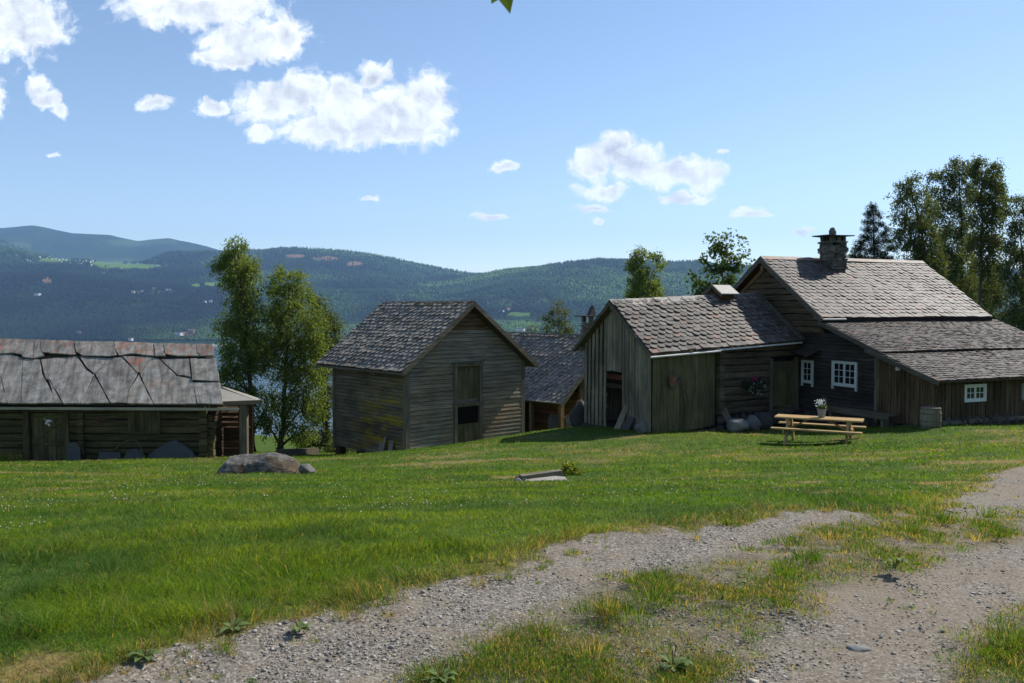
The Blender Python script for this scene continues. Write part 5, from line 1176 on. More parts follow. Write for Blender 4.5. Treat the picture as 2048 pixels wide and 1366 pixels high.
mb = MB(); mb.beam(e2 + Vector((-.03, -.03, -.07)), Vector((-.35, 5.0, second(5.0) - .07)), .045, .17, Z); mb.beam(e3 + Vector((-.03, -.05, -.06)), Vector((-.39, 2.6, third(2.6) - .06)), .045, .17, Z); mb.build('lean_to_barge', wood('barge_blue2', (.05, .047, .046), (.10, .095, .09), (.16, .155, .15), 'y', vary=.1, stain=.3)[0], house)
# chimney: dry flat stones, slab on four corner stones, capstone on top
cx_, cy_ = 3.03, 7.85; r_ = random.Random(12); z = zR - .95; cz1 = 6.78
ch = None; mb = MB()
while z < cz1:
    h = r_.uniform(.05, .16)
    nx = r_.choice([2, 2, 3]); w = .41 + r_.uniform(-.03, .045)
    xs = [cx_ - w] + sorted(cx_ + r_.uniform(-.3, .3) for _ in range(nx - 1)) + [cx_ + w]
    for a, b in zip(xs[:-1], xs[1:]):
        if b - a > .03: mb.box(a + .006, b - .006, cy_ - w + r_.uniform(-.04, .03), cy_ + w, z, z + h - .008, .014)
    z += h
ch = mb.build('chimney', M_chim, house)
mb = MB(); mb.box(cx_ - .35, cx_ + .35, cy_ - .35, cy_ + .35, zR - 1, cz1 - .05); mb.build('flue', M_inner_shade, ch)
mb = MB()
for sx in (-1, 0, 1):
    for sy in (-1, 1): mb.box(cx_ + sx * .29 - .09, cx_ + sx * .29 + .09, cy_ + sy * .28 - .09, cy_ + sy * .28 + .09, z - .01, z + .19, .02)
mb.build('corner_stones', M_chim, ch)
mb = MB(); pts = [(cx_ - .72, cy_ - .5, z + .19), (cx_ - .2, cy_ - .66, z + .17), (cx_ + .68, cy_ - .55, z + .2), (cx_ + .72, cy_ + .5, z + .23), (cx_, cy_ + .66, z + .2), (cx_ - .66, cy_ + .55, z + .21)]; mb.prism(pts, (0, 0, .045)); mb.build('cap_slab', M_stoned, ch)
mb = MB(); rock_mesh(mb, (cx_ - .03, cy_, z + .36), .17, .16, .25, 15, 14, 10, .15); mb.build('cap_stone', M_stone, ch, True)
# wall lamp under the lean-to barge
q_ = hol(1802, 737, 'w'); wl = empty('wall_lamp', toworld(C0, HA, (-.13, q_.y, q_.z)), HA, 'small pale lamp on the brown boards under the lean-to barge', 'lamp')
mb = MB(); mb.lathe((0, 0, -.06), [(.10, 0), (.085, .12), (.03, .15)], 12); mb.build('shade', plain('lamp_white', (.6, .6, .55), .4), wl); mb = MB(); mb.box(.0, .11, -.03, .03, .04, .10); mb.build('bracket', M_iron, wl)

# ================================================================== YARD THINGS
# bench along the wall
be = empty('wall_bench', Vector(toworld(C0, HA, (-.6, 2.55, 0))), HA, 'long plank bench along the dark farmhouse wall', 'bench')
zb = hol(1785, 828, 'w').z; gzb = [g1(*toworld(C0, HA, (-.6, y, 0))[:2]) - C0.z for y in (1.4, 4.0)]; zs = .24
mb = MB(); mb.beam((0, -1.5, zs), (0, 1.75, zs), .38, .06, Z); mb.build('seat', M_trimy, be); mb = MB(); mb.beam((-.17, -1.42, zs - .1), (-.17, 1.68, zs - .1), .04, .15, Z); mb.build('apron', M_trimy, be)
for y in (-1.1, 1.35): mb = MB(); mb.box(-.14, .15, y - .05, y + .05, -.75, zs - .03); mb.build('leg', M_trimz, be)
# barrel at the corner
bp = P(1861, 852, 27.6); bp.z = g1(bp.x, bp.y) - .02; br = empty('barrel', bp, .3, 'grey wooden barrel at the farmhouse lean-to corner', 'barrel')
H_ = .68; R_ = .315; prof = [(R_ * .93, 0), (R_, H_ * .3), (R_ * 1.02, H_ * .5), (R_, H_ * .7), (R_ * .94, H_), (R_ * .87, H_), (R_ * .86, H_ - .04)]
mb = MB(); n = 20
for k in range(n):
    a0, a1 = 2 * PI * k / n, 2 * PI * (k + 1) / n - .015; vs = []
    for (r, zz) in prof[:5]:
        for a, rr in ((a0, r), (a1, r), (a1, r - .03), (a0, r - .03)): vs.append((rr * math.cos(a), rr * math.sin(a), zz + (random.uniform(0, .008) if zz == H_ else 0)))
    fs = [(i * 4 + j, i * 4 + (j + 1) % 4, (i + 1) * 4 + (j + 1) % 4, (i + 1) * 4 + j) for i in range(4) for j in range(4)] + [(3, 2, 1, 0), (16, 17, 18, 19)]; mb.add(vs, fs)
mb.build('staves', M_plankz, br)
for zz in (.06, .22, .47, .63): mb = MB(); r = R_ * (.95 if zz in (.06, .63) else 1.01); mb.lathe((0, 0, zz), [(r + .004, 0), (r + .010, .04)], 24); mb.build('hoop', M_trimx, br)
mb = MB(); mb.lathe((0, 0, H_ - .06), [(R_ * .86, 0), (R_ * .86, .02)], 20); mb.build('lid', M_trimx, br)
# picnic table
T0 = P(1637, 884, 26.9); T0.z = g1(T0.x, T0.y); TA = rad(-27); TLn = 2.62
pt = empty('picnic_table', T0, TA, 'honey coloured wooden picnic table with attached benches on the lawn', 'picnic table')
def slats(mb, y0, y1, z, n, L, th=.045):
    w = (y1 - y0) / n
    for i in range(n): mb.box(-L / 2 + random.uniform(-.008, .008), L / 2 + random.uniform(-.008, .008), y0 + i * w + .004, y0 + (i + 1) * w - .004, z - th, z + random.uniform(-.002, .002))
mb = MB(); slats(mb, -.38, .38, .80, 5, TLn); mb.build('tabletop', M_table, pt)
for sg in (-1, 1): mb = MB(); slats(mb, sg * .72 - .14, sg * .72 + .14, .50, 2, TLn + .05); mb.build('seat', M_table, pt)
for sx in (-1, 1):
    x = sx * (TLn / 2 - .42)
    for sg in (-1, 1): mb = MB(); mb.beam((x, sg * .24, .755), (x, sg * .82, -.06), .07, .16, (0, sg, .5)); mb.build('leg', M_table, pt)
    mb = MB(); mb.beam((x + sx * .06, -.86, .405), (x + sx * .06, .86, .405), .045, .12, Z); mb.build('seat_support', M_table, pt)
    mb = MB(); mb.beam((x + sx * .06, -.36, .70), (x + sx * .06, .36, .70), .045, .10, Z); mb.build('top_support', M_table, pt)
    mb = MB(); mb.beam((x - sx * .03, 0, .42), (x - sx * .62, 0, .74), .09, .045, Z); mb.build('brace', M_table, pt)
def blob_leaves(mb, c, R, n, size, rz=1.0, up=0.0):
    for _ in range(n):
        d = Vector((random.gauss(0, 1), random.gauss(0, 1), random.gauss(0, 1))).normalized() * R * random.random() ** .4; d.z = d.z * rz
        p = Vector(c) + d; a = Vector((random.gauss(0, 1), random.gauss(0, 1), random.gauss(0, .6) + up)).normalized(); b = a.cross(Vector((random.gauss(0, 1), random.gauss(0, 1), random.gauss(0, 1)))).normalized(); s = size * random.uniform(.6, 1.3)
        mb.add([p, p + a * s * .5 + b * s * .28, p + a * s, p + a * s * .5 - b * s * .28], [(0, 1, 2, 3)])
M_leafpot = leafmat('leaf_pot', (.05, .10, .02), (.13, .22, .05)); M_flw = plain('petal_white', (.86, .86, .84), .6, .2, 20, .05, bmp=0); M_flm = plain('petal_magenta', (.30, .02, .11), .6, .2, 20, .2, bmp=0); M_fly = plain('petal_yellow', (.85, .62, .02), .6, .2, 20, .1, bmp=0); M_leafd = leafmat('leaf_dark_trailing', (.02, .035, .02), (.06, .085, .05), .2); M_leafr = leafmat('leaf_red', (.09, .02, .02), (.2, .05, .05), .3)
px = (P(1643, 834, 26.9) - T0); pl2 = Vector((px.x * math.cos(-TA) - px.y * math.sin(-TA), 0, .803)); pw = toworld(T0, TA, (pl2.x, .05, .803))
pot = empty('flower_pot', pw, 0, 'grey flower pot with white blossoms on the picnic table', 'flower pot')
mb = MB(); mb.lathe((0, 0, 0), [(.095, 0), (.135, .25), (.145, .25), (.145, .275), (.125, .275), (.12, .2)], 18); mb.build('pot', plain('pot_grey', (.26, .25, .235), .8, .2, 12, .25), pot)
mb = MB(); blob_leaves(mb, (0, 0, .33), .14, 160, .07, .6); mb.build('leaves', M_leafpot, pot)
mb = MB(); blob_leaves(mb, (.12, .0, .32), .09, 60, .07, .6); mb.build('red_leaves', M_leafr, pot)
mb = MB()
for _ in range(75):
    p = Vector((random.gauss(-.04, .07), random.gauss(0, .07), random.uniform(.34, .56))); rock_mesh(mb, p, .022, .022, .016, _, 5, 3, .1)
mb.build('blossom', M_flw, pot)['kind'] = 'stuff'
mb = MB()
for _ in range(26): p = Vector((random.gauss(.05, .06), random.gauss(0, .05), .4)); q_ = p + Vector((random.gauss(.02, .06), random.gauss(0, .05), random.uniform(.15, .27))); mb.tube([p, q_], [.003, .002], 3, False); rock_mesh(mb, q_, .012, .012, .012, _, 5, 3, .1)
mb.build('dark_sprigs', plain('sprig', (.035, .025, .04), .8), pot)
# hanging basket on the log wall
hb = shl(1494, 768, 'f'); hw = toworld(S0, SA, (hb.x, -.34, hb.z)); bk_ = empty('flower_basket', hw, SA, 'hanging basket of trailing white and magenta flowers on the log wall', 'flower basket')
mb = MB(); mb.lathe((0, 0, -.15), [(.06, 0), (.2, .08), (.25, .2), (.22, .2)], 16); mb.build('basket', M_darkw, bk_)
mb = MB()
for _ in range(9):
    a = 2 * PI * _ / 9; blob_leaves(mb, (.36 * math.cos(a) * random.uniform(.7, 1.3), .14 * math.sin(a) - .02, .0 + .1 * random.uniform(-1, 1)), .21, 120, .085, .9)
blob_leaves(mb, (0, -.05, -.12), .26, 240, .08, 1.0); blob_leaves(mb, (.48, 0, -.05), .22, 150, .06, .8); mb.build('leaves', M_leafd, bk_)
mb = MB()
for _ in range(50): p = Vector((random.gauss(.02, .25), random.uniform(-.26, -.1), random.gauss(-.12, .13))); rock_mesh(mb, p, .021, .015, .019, _, 5, 3, .1)
mb.build('white_blossom', M_flw, bk_)['kind'] = 'stuff'
mb = MB()
for _ in range(24): p = Vector((random.gauss(-.02, .12), random.uniform(-.2, .0), random.uniform(.12, .30))); rock_mesh(mb, p, .03, .022, .025, _, 6, 4, .2)
mb.build('magenta_blossom', M_flm, bk_)['kind'] = 'stuff'
mb = MB()
for a in (-.2, .2, 0): mb.tube([(a, -.1 if a else .15, .05), (0, .05, .5)], [.006, .006], 4)
mb.tube([(0, .05, .5), (0, .3, .55)], [.012, .012], 5); mb.build('hanger', M_iron, bk_)
# boulder with moss and lichen, small stone beside it
def boulder_mat():
    m, t = newmat('boulder_rock'); co = coords(t); n = t.noise(co, 3.2, 6, .65); n2 = t.noise(co, 1.7, 5, .7, dist=.6); w = t.noise(t.scaled(co, (2, 5, 9)), 2.0, 5, .7)
    c = t.ramp(w, [(.34, (.03, .028, .025)), (.52, (.11, .103, .092)), (.68, (.23, .215, .195))])
    c = t.mix(t.mapr(n2, .49, .55, 0, .9), c, t.ramp(n, [(.35, (.03, .019, .008)), (.6, (.085, .056, .022))])); c = t.mix(t.mapr(n, .62, .72, 0, .6), c, (.20, .19, .145))
    t.link(c, t.b.inputs['Base Color']); t.b.inputs['Roughness'].default_value = .9; bump(t, t.math('ADD', w, n), .9, .06); return m
M_boul = boulder_mat()
bz = g1(HB.x, HB.y); bo = MB()
prof = [(430, 946), (445, 925), (462, 906), (480, 904), (510, 906), (535, 903), (565, 909), (585, 916), (597, 928), (598, 953)]
ns, nd = 90, 30; vs = []; lo, hi = P(428, 950, 20).x, P(600, 950, 20).x
def btop(f):
    u = 428 + f * 172; return float(np.interp(u, [p[0] for p in prof], [P(1024, p[1], 20).z for p in prof]))
for i in range(ns + 1):
    f = i / ns; x = lo + (hi - lo) * f; zt_ = btop(f)
    for j in range(nd + 1):
        a = PI * j / nd; yy = -math.cos(a) * (.62 + .1 * math.sin(f * 9)) * (1 - .35 * abs(2 * f - 1) ** 3); hh = math.sin(a) ** .55
        bump_ = (float(fbm(np.array([x * 2.3 + 4]), np.array([yy * 3 + a]), 7, 6)[0]) - .5) * .30 + (float(fbm(np.array([x * 8 + 4]), np.array([yy * 9 + a * 2]), 9, 4)[0]) - .5) * .11
        vs.append((x - HB.x + bump_ * .6 * math.cos(a), yy + .1 + bump_ * math.cos(a), (zt_ - bz + .19) * hh - .25 + bump_ * (.55 if hh > .9 else .8)))
fs = [(i * (nd + 1) + j, (i + 1) * (nd + 1) + j, (i + 1) * (nd + 1) + j + 1, i * (nd + 1) + j + 1) for i in range(ns) for j in range(nd)]; fs += [tuple(range(nd, -1, -1)), tuple(ns * (nd + 1) + j for j in range(nd + 1))]
bo.add(vs, fs); o = bo.build('boulder', M_boul, None, True, Vector((HB.x, HB.y, bz))); tag(o, 'large boulder with brown moss half sunk in the lawn', 'boulder')
rock_thing(613, 957, 19.8, .2, .17, .15, 23, 'small grey stone at the right end of the mossy boulder', M_stone, .3)
# stone hatch in the lawn
hp = hit(1085, 961); 
ang = rad(24); ht_ = empty('stone_hatch', hp, 0, 'low stone hatch with a grey timber beam sunk in the lawn', 'hatch')
kx = hp.y / F
mb = MB(); mb.beam((-.40, .02, .03), (.36, .34, .07), .16, .13, Z, .008); mb.build('beam', M_trimx, ht_)
mb = MB(); mb.prism([(-.34, -.20, -.03), (.02, -.34, -.05), (.46, -.16, -.03), (.42, .10, .0), (.22, .2, .0), (-.3, -.04, -.02)], (0, 0, .05)); mb.prism([(.0, -.40, -.075), (.5, -.26, -.06), (.5, -.2, -.05), (.1, -.34, -.06)], (0, 0, .04)); mb.build('slab', plain('slab_tan', (.30, .275, .235), .85, .2, 7, .35, bmp=.5), ht_)
mb = MB(); rock_mesh(mb, (-.46, -.08, -.03), .12, .1, .09, 4, 10, 7, .3); rock_mesh(mb, (-.43, .12, 0), .1, .1, .07, 6, 10, 7, .3); mb.build('edge_stones', M_stone, ht_)
mb = MB(); mb.box(-.42, .4, .02, .36, -.12, -.05, .02); mb.build('hollow', M_inner_shade, ht_)  # near-black block painted as the shade in the hollow
yp = hit(1136, 950); yf = empty('yellow_flower_plant', yp, 0, 'leafy plant with small yellow flowers at the end of the stone hatch', 'plant')
mb = MB(); blob_leaves(mb, (0, 0, .10), .17, 240, .07, .8, .3); blob_leaves(mb, (.2, .03, .04), .15, 120, .07, .7, .2); mb.build('leaves', leafmat('leaf_yellowgreen', (.07, .11, .015), (.17, .21, .03)), yf)
mb = MB()
for _ in range(34): rock_mesh(mb, (random.gauss(-.02, .08), random.gauss(-.05, .07), random.uniform(.06, .3)), .014, .014, .010, _, 5, 3, .1)
mb.build('yellow_blossom', M_fly, yf)['kind'] = 'stuff'
# low plank trough behind the boulder
a, b = P(556, 912, 36.5), P(636, 908, 38.5); a.z = g1(a.x, a.y); b.z = g1(b.x, b.y); tr_ = empty('plank_edging', a, 0, 'low weathered plank edging on the grass between boulder and granary', 'edging')
mb = MB(); d = b - a; mb.beam((0, 0, .10), (d.x, d.y, d.z + .16), .10, .3, Z, .01); mb.build('plank', M_trimx, tr_)
for f in (.1, .9): mb = MB(); mb.box(d.x * f - .05, d.x * f + .05, d.y * f + .06, d.y * f + .14, -.2, .30 + d.z * f); mb.build('stake', M_trimz, tr_)
# ================================================================== TREES
M_bark = wood('birch_bark', (.05, .045, .04), (.16, .145, .125), (.36, .34, .31), 'z', vary=.1, stain=.5, scale=.25)[0]
M_barkd = wood('dark_bark', (.03, .025, .02), (.075, .062, .05), (.13, .11, .09), 'z', vary=.1, stain=.5, scale=.3)[0]
M_lb = leafmat('birch_leaf', (.078, .122, .027), (.22, .28, .078), .5, .5)
M_lb2 = leafmat('birch_leaf_dark', (.05, .076, .028), (.135, .165, .066), .44, .5)
M_lm = leafmat('maple_leaf', (.045, .085, .018), (.11, .165, .035), .45, .45)
M_ln = leafmat('pine_needle', (.012, .026, .012), (.032, .05, .022), .12, .5)
M_lbr = leafmat('young_leaf_bronze', (.05, .075, .016), (.14, .145, .045), .42, .42)
def leaves_np(c, ax, size, wr, rng):
    """diamond leaves at centres c, hanging axis ax"""
    n = len(c); r = rng.normal(0, 1, (n, 3)); b = np.cross(ax, r); b /= np.linalg.norm(b, axis=1)[:, None] + 1e-9
    s = (size * rng.uniform(.6, 1.35, n))[:, None]
    nn = np.cross(ax, b); cup = nn * s * rng.uniform(-.15, .15, n)[:, None]
    V = np.stack([c, c + ax * s * .45 + b * s * wr + cup, c + ax * s, c + ax * s * .45 - b * s * wr + cup], 1).reshape(-1, 3)
    q = np.arange(n * 4).reshape(n, 4); return V, q
LEAFK = 1.3
def tree(name, label, base, top, trunk, blobs, Y, mat, bark, n_leaf, size, style='birch', depth=1.0, group=None, seed=1, tr=.14, wr=.30, cat='tree', bare=0.0, ground=True):
    """blobs: foliage masses in photograph units (u, v, ru, rv) at depth Y; trunk: list of (u, v) from the foot up"""
    n_leaf = n_leaf * (1.35 if group else 1) * (LEAFK if style == 'birch' else (2.3 if style == 'pine' else 1.0)); rng = np.random.default_rng(seed); rnd = random.Random(seed)
    p0 = P(base[0], base[1], Y)
    if ground: p0.z = g1(p0.x, p0.y) - .05
    root = empty(name, p0, 0, label, cat, group); k = Y / F
    tp = [Vector((0, 0, 0))] + [P(u, v, Y) - p0 for u, v in trunk]
    # smooth trunk with slight bends
    pts = []; 
    for a, b in zip(tp[:-1], tp[1:]):
        for i in range(4): pts.append(a.lerp(b, i / 4) + Vector((rnd.gauss(0, .03), rnd.gauss(0, .06), 0)) * (1 if len(pts) else 0))
    pts.append(tp[-1]); n = len(pts)
    rads = [tr * (1 - .86 * (i / (n - 1)) ** .9) + (.06 * tr / .14 if i == 0 else 0) for i in range(n)]
    tm = MB(); tm.tube(pts, rads, 8)
    Cs, As = [], []
    tot = sum(b[2] * b[3] for b in blobs)
    for (u, v, ru, rv) in blobs:
        c = P(u, v, Y) - p0; fat = 1.12 if group else .9; rx, rz = ru * k * fat, rv * k * (fat if style != 'pine' else 1.5); ry = max(rx * .9, .5) * depth; c.y += rnd.uniform(-.5, .5) * rx
        # limb from trunk to the heart of this mass
        zs = max(c.z - rz * (1.0 if style != 'pine' else .1) - .5, tp[1].z * .15 if len(tp) > 1 else .2); i = min(range(n), key=lambda j: abs(pts[j].z - zs)); a = pts[i]
        m = a.lerp(c, .55) + Vector((0, 0, .25 * (c - a).length * (.5 if style == 'birch' else .1))); r0 = max(.012, rads[i] * .5)
        tm.tube([a, m, c], [r0, r0 * .6, r0 * .2], 5, False)
        ns = max(4, int(n_leaf * ru * rv / tot / (34 if style == 'birch' else 26)))
        sub = rng.normal(0, 1, (ns, 3)); sub /= np.linalg.norm(sub, axis=1)[:, None]; sub *= (rng.uniform(0, 1, ns) ** .45)[:, None]
        sc = np.array(c) + sub * np.array([rx, ry, rz])
        for s in sc[::(2 if style != 'pine' else 1)]:
            s = Vector(s)
            if rnd.random() < .65: mm = Vector(c).lerp(s, .5) + Vector((0, 0, .12)); tm.tube([Vector(c), mm, s], [r0 * .3, r0 * .18, .006], 4, False)
        nl = max(3, int(n_leaf * ru * rv / tot / ns))
        if style == 'birch':                       # leaves along short hanging strands
            st = np.repeat(sc, nl, 0); t = rng.uniform(0, 1, len(st)); L = np.repeat(rng.uniform(.25, .95, ns) * min(1.2, rz * .9 + .25), nl); sw = np.repeat(rng.normal(0, .22, (ns, 3)), nl, 0)
            cc = st + np.stack([sw[:, 0] * t, sw[:, 1] * t, -L * t + .15], 1) + rng.normal(0, .085, (len(st), 3)) * (1 + .5 * (1 - t))[:, None]
            ax = np.stack([rng.normal(0, .55, len(cc)), rng.normal(0, .55, len(cc)), -np.abs(rng.normal(.8, .4, len(cc)))], 1)
        elif style == 'pine':                      # upturned needle tufts on level boughs
            st = np.repeat(sc, nl, 0); cc = st + rng.normal(0, .07, (len(st), 3)); ax = rng.normal(0, 1, (len(st), 3)); ax[:, 2] = np.abs(ax[:, 2]) * .8 + .1
        else:
            st = np.repeat(sc, nl, 0); cc = st + rng.normal(0, .16, (len(st), 3)); ax = rng.normal(0, 1, (len(st), 3)); ax[:, 2] = -np.abs(ax[:, 2]) * .5
        ax /= np.linalg.norm(ax, axis=1)[:, None]
        Cs.append(cc); As.append(ax)
    tm.build('trunk', bark, root, True)
    Vv, q = leaves_np(np.concatenate(Cs), np.concatenate(As), size, wr, rng)
    cr = np_mesh('crown', Vv, q, None, mat, False, None, root)
    return root
tree('birch_tree', 'tall slim birch with a leaning feathery top, just right of the slab roofed barn', (505, 905), 0, [(503, 840), (500, 740), (492, 640), (482, 560), (474, 492)],
     [(472, 492, 26, 16), (462, 515, 34, 18), (440, 535, 22, 14), (478, 540, 34, 26), (500, 535, 18, 26), (462, 565, 26, 20), (488, 585, 34, 26), (470, 610, 28, 24), (505, 625, 30, 30), (462, 650, 30, 28), (492, 670, 40, 34), (458, 700, 24, 28), (500, 725, 42, 32), (470, 745, 26, 24), (515, 690, 30, 30), (478, 790, 34, 22), (446, 745, 20, 22), (452, 785, 20, 20), (505, 790, 28, 26), (522, 835, 22, 26), (488, 840, 18, 16)], 41, M_lb, M_barkd, 22500, .105, seed=3, tr=.15)
tree('birch_tree', 'broad drooping birch in the middle of the left clump, thick with leaves', (560, 905), 0, [(566, 850), (572, 760), (576, 660), (576, 560)],
     [(568, 548, 26, 16), (595, 552, 18, 14), (560, 580, 36, 26), (600, 585, 34, 30), (580, 620, 44, 34), (545, 625, 26, 30), (620, 640, 40, 36), (560, 670, 46, 36), (605, 690, 50, 40), (640, 690, 30, 34), (540, 700, 26, 30), (575, 740, 44, 36), (620, 750, 44, 36), (590, 800, 40, 34), (625, 810, 34, 36), (575, 850, 30, 24), (610, 865, 32, 26), (548, 800, 26, 30), (535, 850, 18, 20)], 42, M_lb, M_barkd, 25000, .105, seed=5, tr=.17)
tree('birch_tree', 'leafy tree at the right of the left clump, half hidden by the granary roof', (655, 915), 0, [(652, 850), (648, 760), (640, 680)],
     [(640, 610, 26, 24), (655, 640, 30, 28), (668, 660, 22, 22), (648, 690, 34, 30), (672, 690, 16, 18), (640, 740, 34, 34), (655, 790, 26, 34), (640, 830, 30, 34), (650, 870, 28, 26), (630, 890, 26, 16), (612, 890, 20, 14)], 45, M_lb2, M_barkd, 15000, .11, 'round', seed=7, tr=.13)
tree('shrub', 'low dark shrub crouching under the granary stilts', (690, 912), 0, [(690, 900)], [(672, 895, 18, 14), (690, 890, 22, 16), (712, 893, 18, 12), (660, 905, 14, 9)], 42, M_lb2, M_barkd, 2600, .09, 'round', seed=8, tr=.04, cat='shrub')
tree('birch_tree', 'birch with a split top rising behind the plank shed ridge', (1288, 860), 0, [(1288, 700), (1287, 600), (1284, 530)],
     [(1280, 503, 14, 13), (1272, 520, 18, 16), (1310, 512, 16, 12), (1322, 530, 12, 9), (1285, 545, 26, 20), (1262, 535, 12, 12), (1270, 570, 22, 22), (1305, 570, 24, 22), (1288, 595, 34, 24), (1262, 598, 16, 20), (1318, 595, 16, 18), (1290, 630, 40, 26)], 58, M_lb, M_barkd, 11000, .125, seed=11, tr=.16)
tree('maple_tree', 'airy broad leaved tree left of the farmhouse gable, sky showing between the leaves', (1436, 860), 0, [(1438, 700), (1440, 600), (1446, 520)],
     [(1422, 476, 10, 9), (1455, 470, 10, 8), (1448, 492, 20, 12), (1482, 482, 9, 7), (1430, 505, 20, 12), (1462, 510, 22, 13), (1485, 508, 10, 9), (1405, 518, 14, 8), (1440, 530, 28, 14), (1420, 545, 22, 12), (1470, 535, 20, 14), (1390, 560, 16, 12), (1420, 572, 24, 14), (1452, 560, 24, 16), (1396, 585, 18, 12), (1430, 592, 28, 14), (1462, 588, 18, 14), (1378, 552, 7, 6), (1500, 530, 8, 7)], 50, M_lm, M_barkd, 3000, .175, 'round', seed=13, tr=.13, wr=.42)
tree('pine_tree', 'lone dark pine standing behind the farmhouse chimney and ridge', (1748, 830), 0, [(1748, 640), (1748, 540), (1746, 420)],
     [(1746, 418, 12, 8), (1738, 432, 12, 7), (1755, 432, 10, 6), (1736, 448, 14, 6), (1758, 452, 12, 6), (1742, 462, 20, 6), (1732, 476, 18, 6), (1764, 472, 16, 6), (1775, 462, 8, 5), (1722, 490, 16, 7), (1750, 488, 20, 6), (1776, 485, 12, 5), (1716, 503, 14, 7), (1745, 503, 26, 7), (1782, 500, 16, 6), (1708, 516, 14, 6), (1735, 520, 24, 7), (1772, 516, 22, 7), (1748, 540, 34, 10)], 64, M_ln, M_barkd, 8500, .21, 'pine', seed=17, tr=.2, wr=.06)
BR = 'birches behind the farmhouse'
tree('birch_tree', 'leaning leftmost birch of the tall group behind the farmhouse roof', (1880, 800), 0, [(1872, 640), (1858, 540), (1838, 440), (1815, 360)],
     [(1825, 358, 16, 9), (1808, 375, 20, 12), (1835, 385, 24, 14), (1802, 400, 16, 16), (1845, 415, 22, 18), (1812, 430, 20, 18), (1855, 450, 22, 18), (1822, 455, 26, 20), (1800, 470, 14, 16), (1848, 485, 28, 20), (1815, 490, 24, 18), (1870, 500, 18, 20), (1840, 515, 40, 16), (1870, 540, 26, 20), (1890, 580, 26, 24), (1905, 620, 22, 22), (1850, 545, 24, 12)], 52, M_lb2, M_barkd, 12000, .115, group=BR, seed=19, tr=.17)
tree('birch_tree', 'tall middle birch of the group behind the farmhouse roof', (1930, 800), 0, [(1926, 640), (1924, 540), (1922, 440), (1918, 340)],
     [(1912, 325, 18, 9), (1930, 338, 20, 12), (1895, 345, 20, 13), (1865, 355, 14, 10), (1912, 365, 26, 18), (1880, 380, 22, 18), (1936, 380, 18, 20), (1905, 405, 26, 20), (1880, 425, 20, 20), (1930, 430, 22, 20), (1905, 460, 26, 24), (1890, 500, 22, 22), (1925, 500, 22, 24), (1905, 545, 24, 26), (1930, 580, 22, 26)], 55, M_lb2, M_barkd, 11500, .12, group=BR, seed=23, tr=.16)
tree('birch_tree', 'tall right birch of the group behind the farmhouse roof, trunk bare below', (1962, 800), 0, [(1956, 660), (1962, 540), (1965, 440), (1965, 340)],
     [(1962, 325, 18, 10), (1985, 338, 16, 12), (1955, 345, 18, 14), (1975, 360, 26, 18), (1995, 375, 14, 14), (1960, 395, 22, 20), (1985, 405, 24, 20), (1968, 440, 28, 22), (1998, 425, 10, 16), (1960, 480, 26, 24), (1990, 480, 18, 22), (1975, 525, 24, 24), (1990, 570, 22, 24), (1960, 620, 18, 14)], 50, M_lb2, M_bark, 12000, .115, group=BR, seed=29, tr=.15)
tree('birch_tree', 'dark low crowned birch filling the gaps low between the tall birches behind the farmhouse', (1915, 800), 0, [(1915, 660), (1912, 560)],
     [(1850, 520, 26, 16), (1880, 470, 20, 20), (1935, 470, 20, 20), (1900, 520, 30, 22), (1945, 530, 24, 24), (1875, 560, 26, 22), (1925, 575, 28, 26), (1960, 570, 24, 26), (1900, 610, 24, 24), (1945, 630, 28, 26), (1975, 600, 20, 24), (1985, 540, 16, 22), (1850, 440, 16, 14)], 60, M_lb2, M_barkd, 12000, .13, group=BR, seed=57, tr=.15)
tree('birch_tree', 'dense birch at the right picture edge rising above the lean-to roof', (2052, 800), 0, [(2048, 660), (2046, 560), (2044, 440)],
     [(2040, 400, 16, 12), (2060, 420, 24, 20), (2020, 425, 14, 14), (2030, 455, 22, 22), (2065, 470, 24, 28), (2015, 490, 16, 22), (2040, 510, 30, 30), (2010, 540, 22, 24), (2040, 570, 34, 34), (2000, 590, 22, 24), (2020, 630, 36, 32), (2060, 620, 28, 32), (1985, 640, 18, 18), (2000, 668, 28, 14), (2045, 665, 28, 20), (2000, 400, 10, 10)], 48, M_lb2, M_barkd, 17000, .11, seed=31, tr=.17)
tree('shrub', 'strip of low treetops peeping over the farmhouse ridge between chimney and pine', (1700, 800), 0, [(1700, 560)], [(1688, 518, 10, 7), (1704, 514, 12, 8), (1720, 516, 10, 7), (1735, 515, 10, 6), (1770, 520, 30, 8), (1700, 540, 40, 16)], 70, M_lb2, M_barkd, 1600, .14, 'round', seed=33, tr=.06, cat='tree')
tree('young_tree', 'small bronze tinged tree behind the low cottage ridge', (1118, 850), 0, [(1118, 720), (1118, 630)], [(1116, 606, 10, 8), (1112, 622, 16, 11), (1128, 626, 14, 11), (1100, 640, 16, 13), (1124, 645, 20, 14), (1138, 655, 12, 12), (1095, 660, 14, 12), (1118, 668, 26, 14), (1118, 700, 34, 26)], 62, M_lbr, M_barkd, 3600, .14, 'round', seed=37, tr=.1)
tree('shrub', 'yellowish bush top beside the small tree behind the low cottage', (1066, 850), 0, [(1066, 690)], [(1062, 658, 7, 6), (1070, 656, 6, 6), (1067, 668, 13, 9), (1066, 690, 22, 16)], 64, M_lbr, M_barkd, 900, .14, 'round', seed=41, tr=.06, cat='shrub')
tree('shrub', 'small dark bush beside the birch behind the shed ridge', (1345, 850), 0, [(1345, 640)], [(1340, 596, 10, 8), (1352, 600, 8, 6), (1345, 620, 22, 20)], 60, M_lbr, M_barkd, 700, .14, 'round', seed=43, tr=.06, cat='shrub')
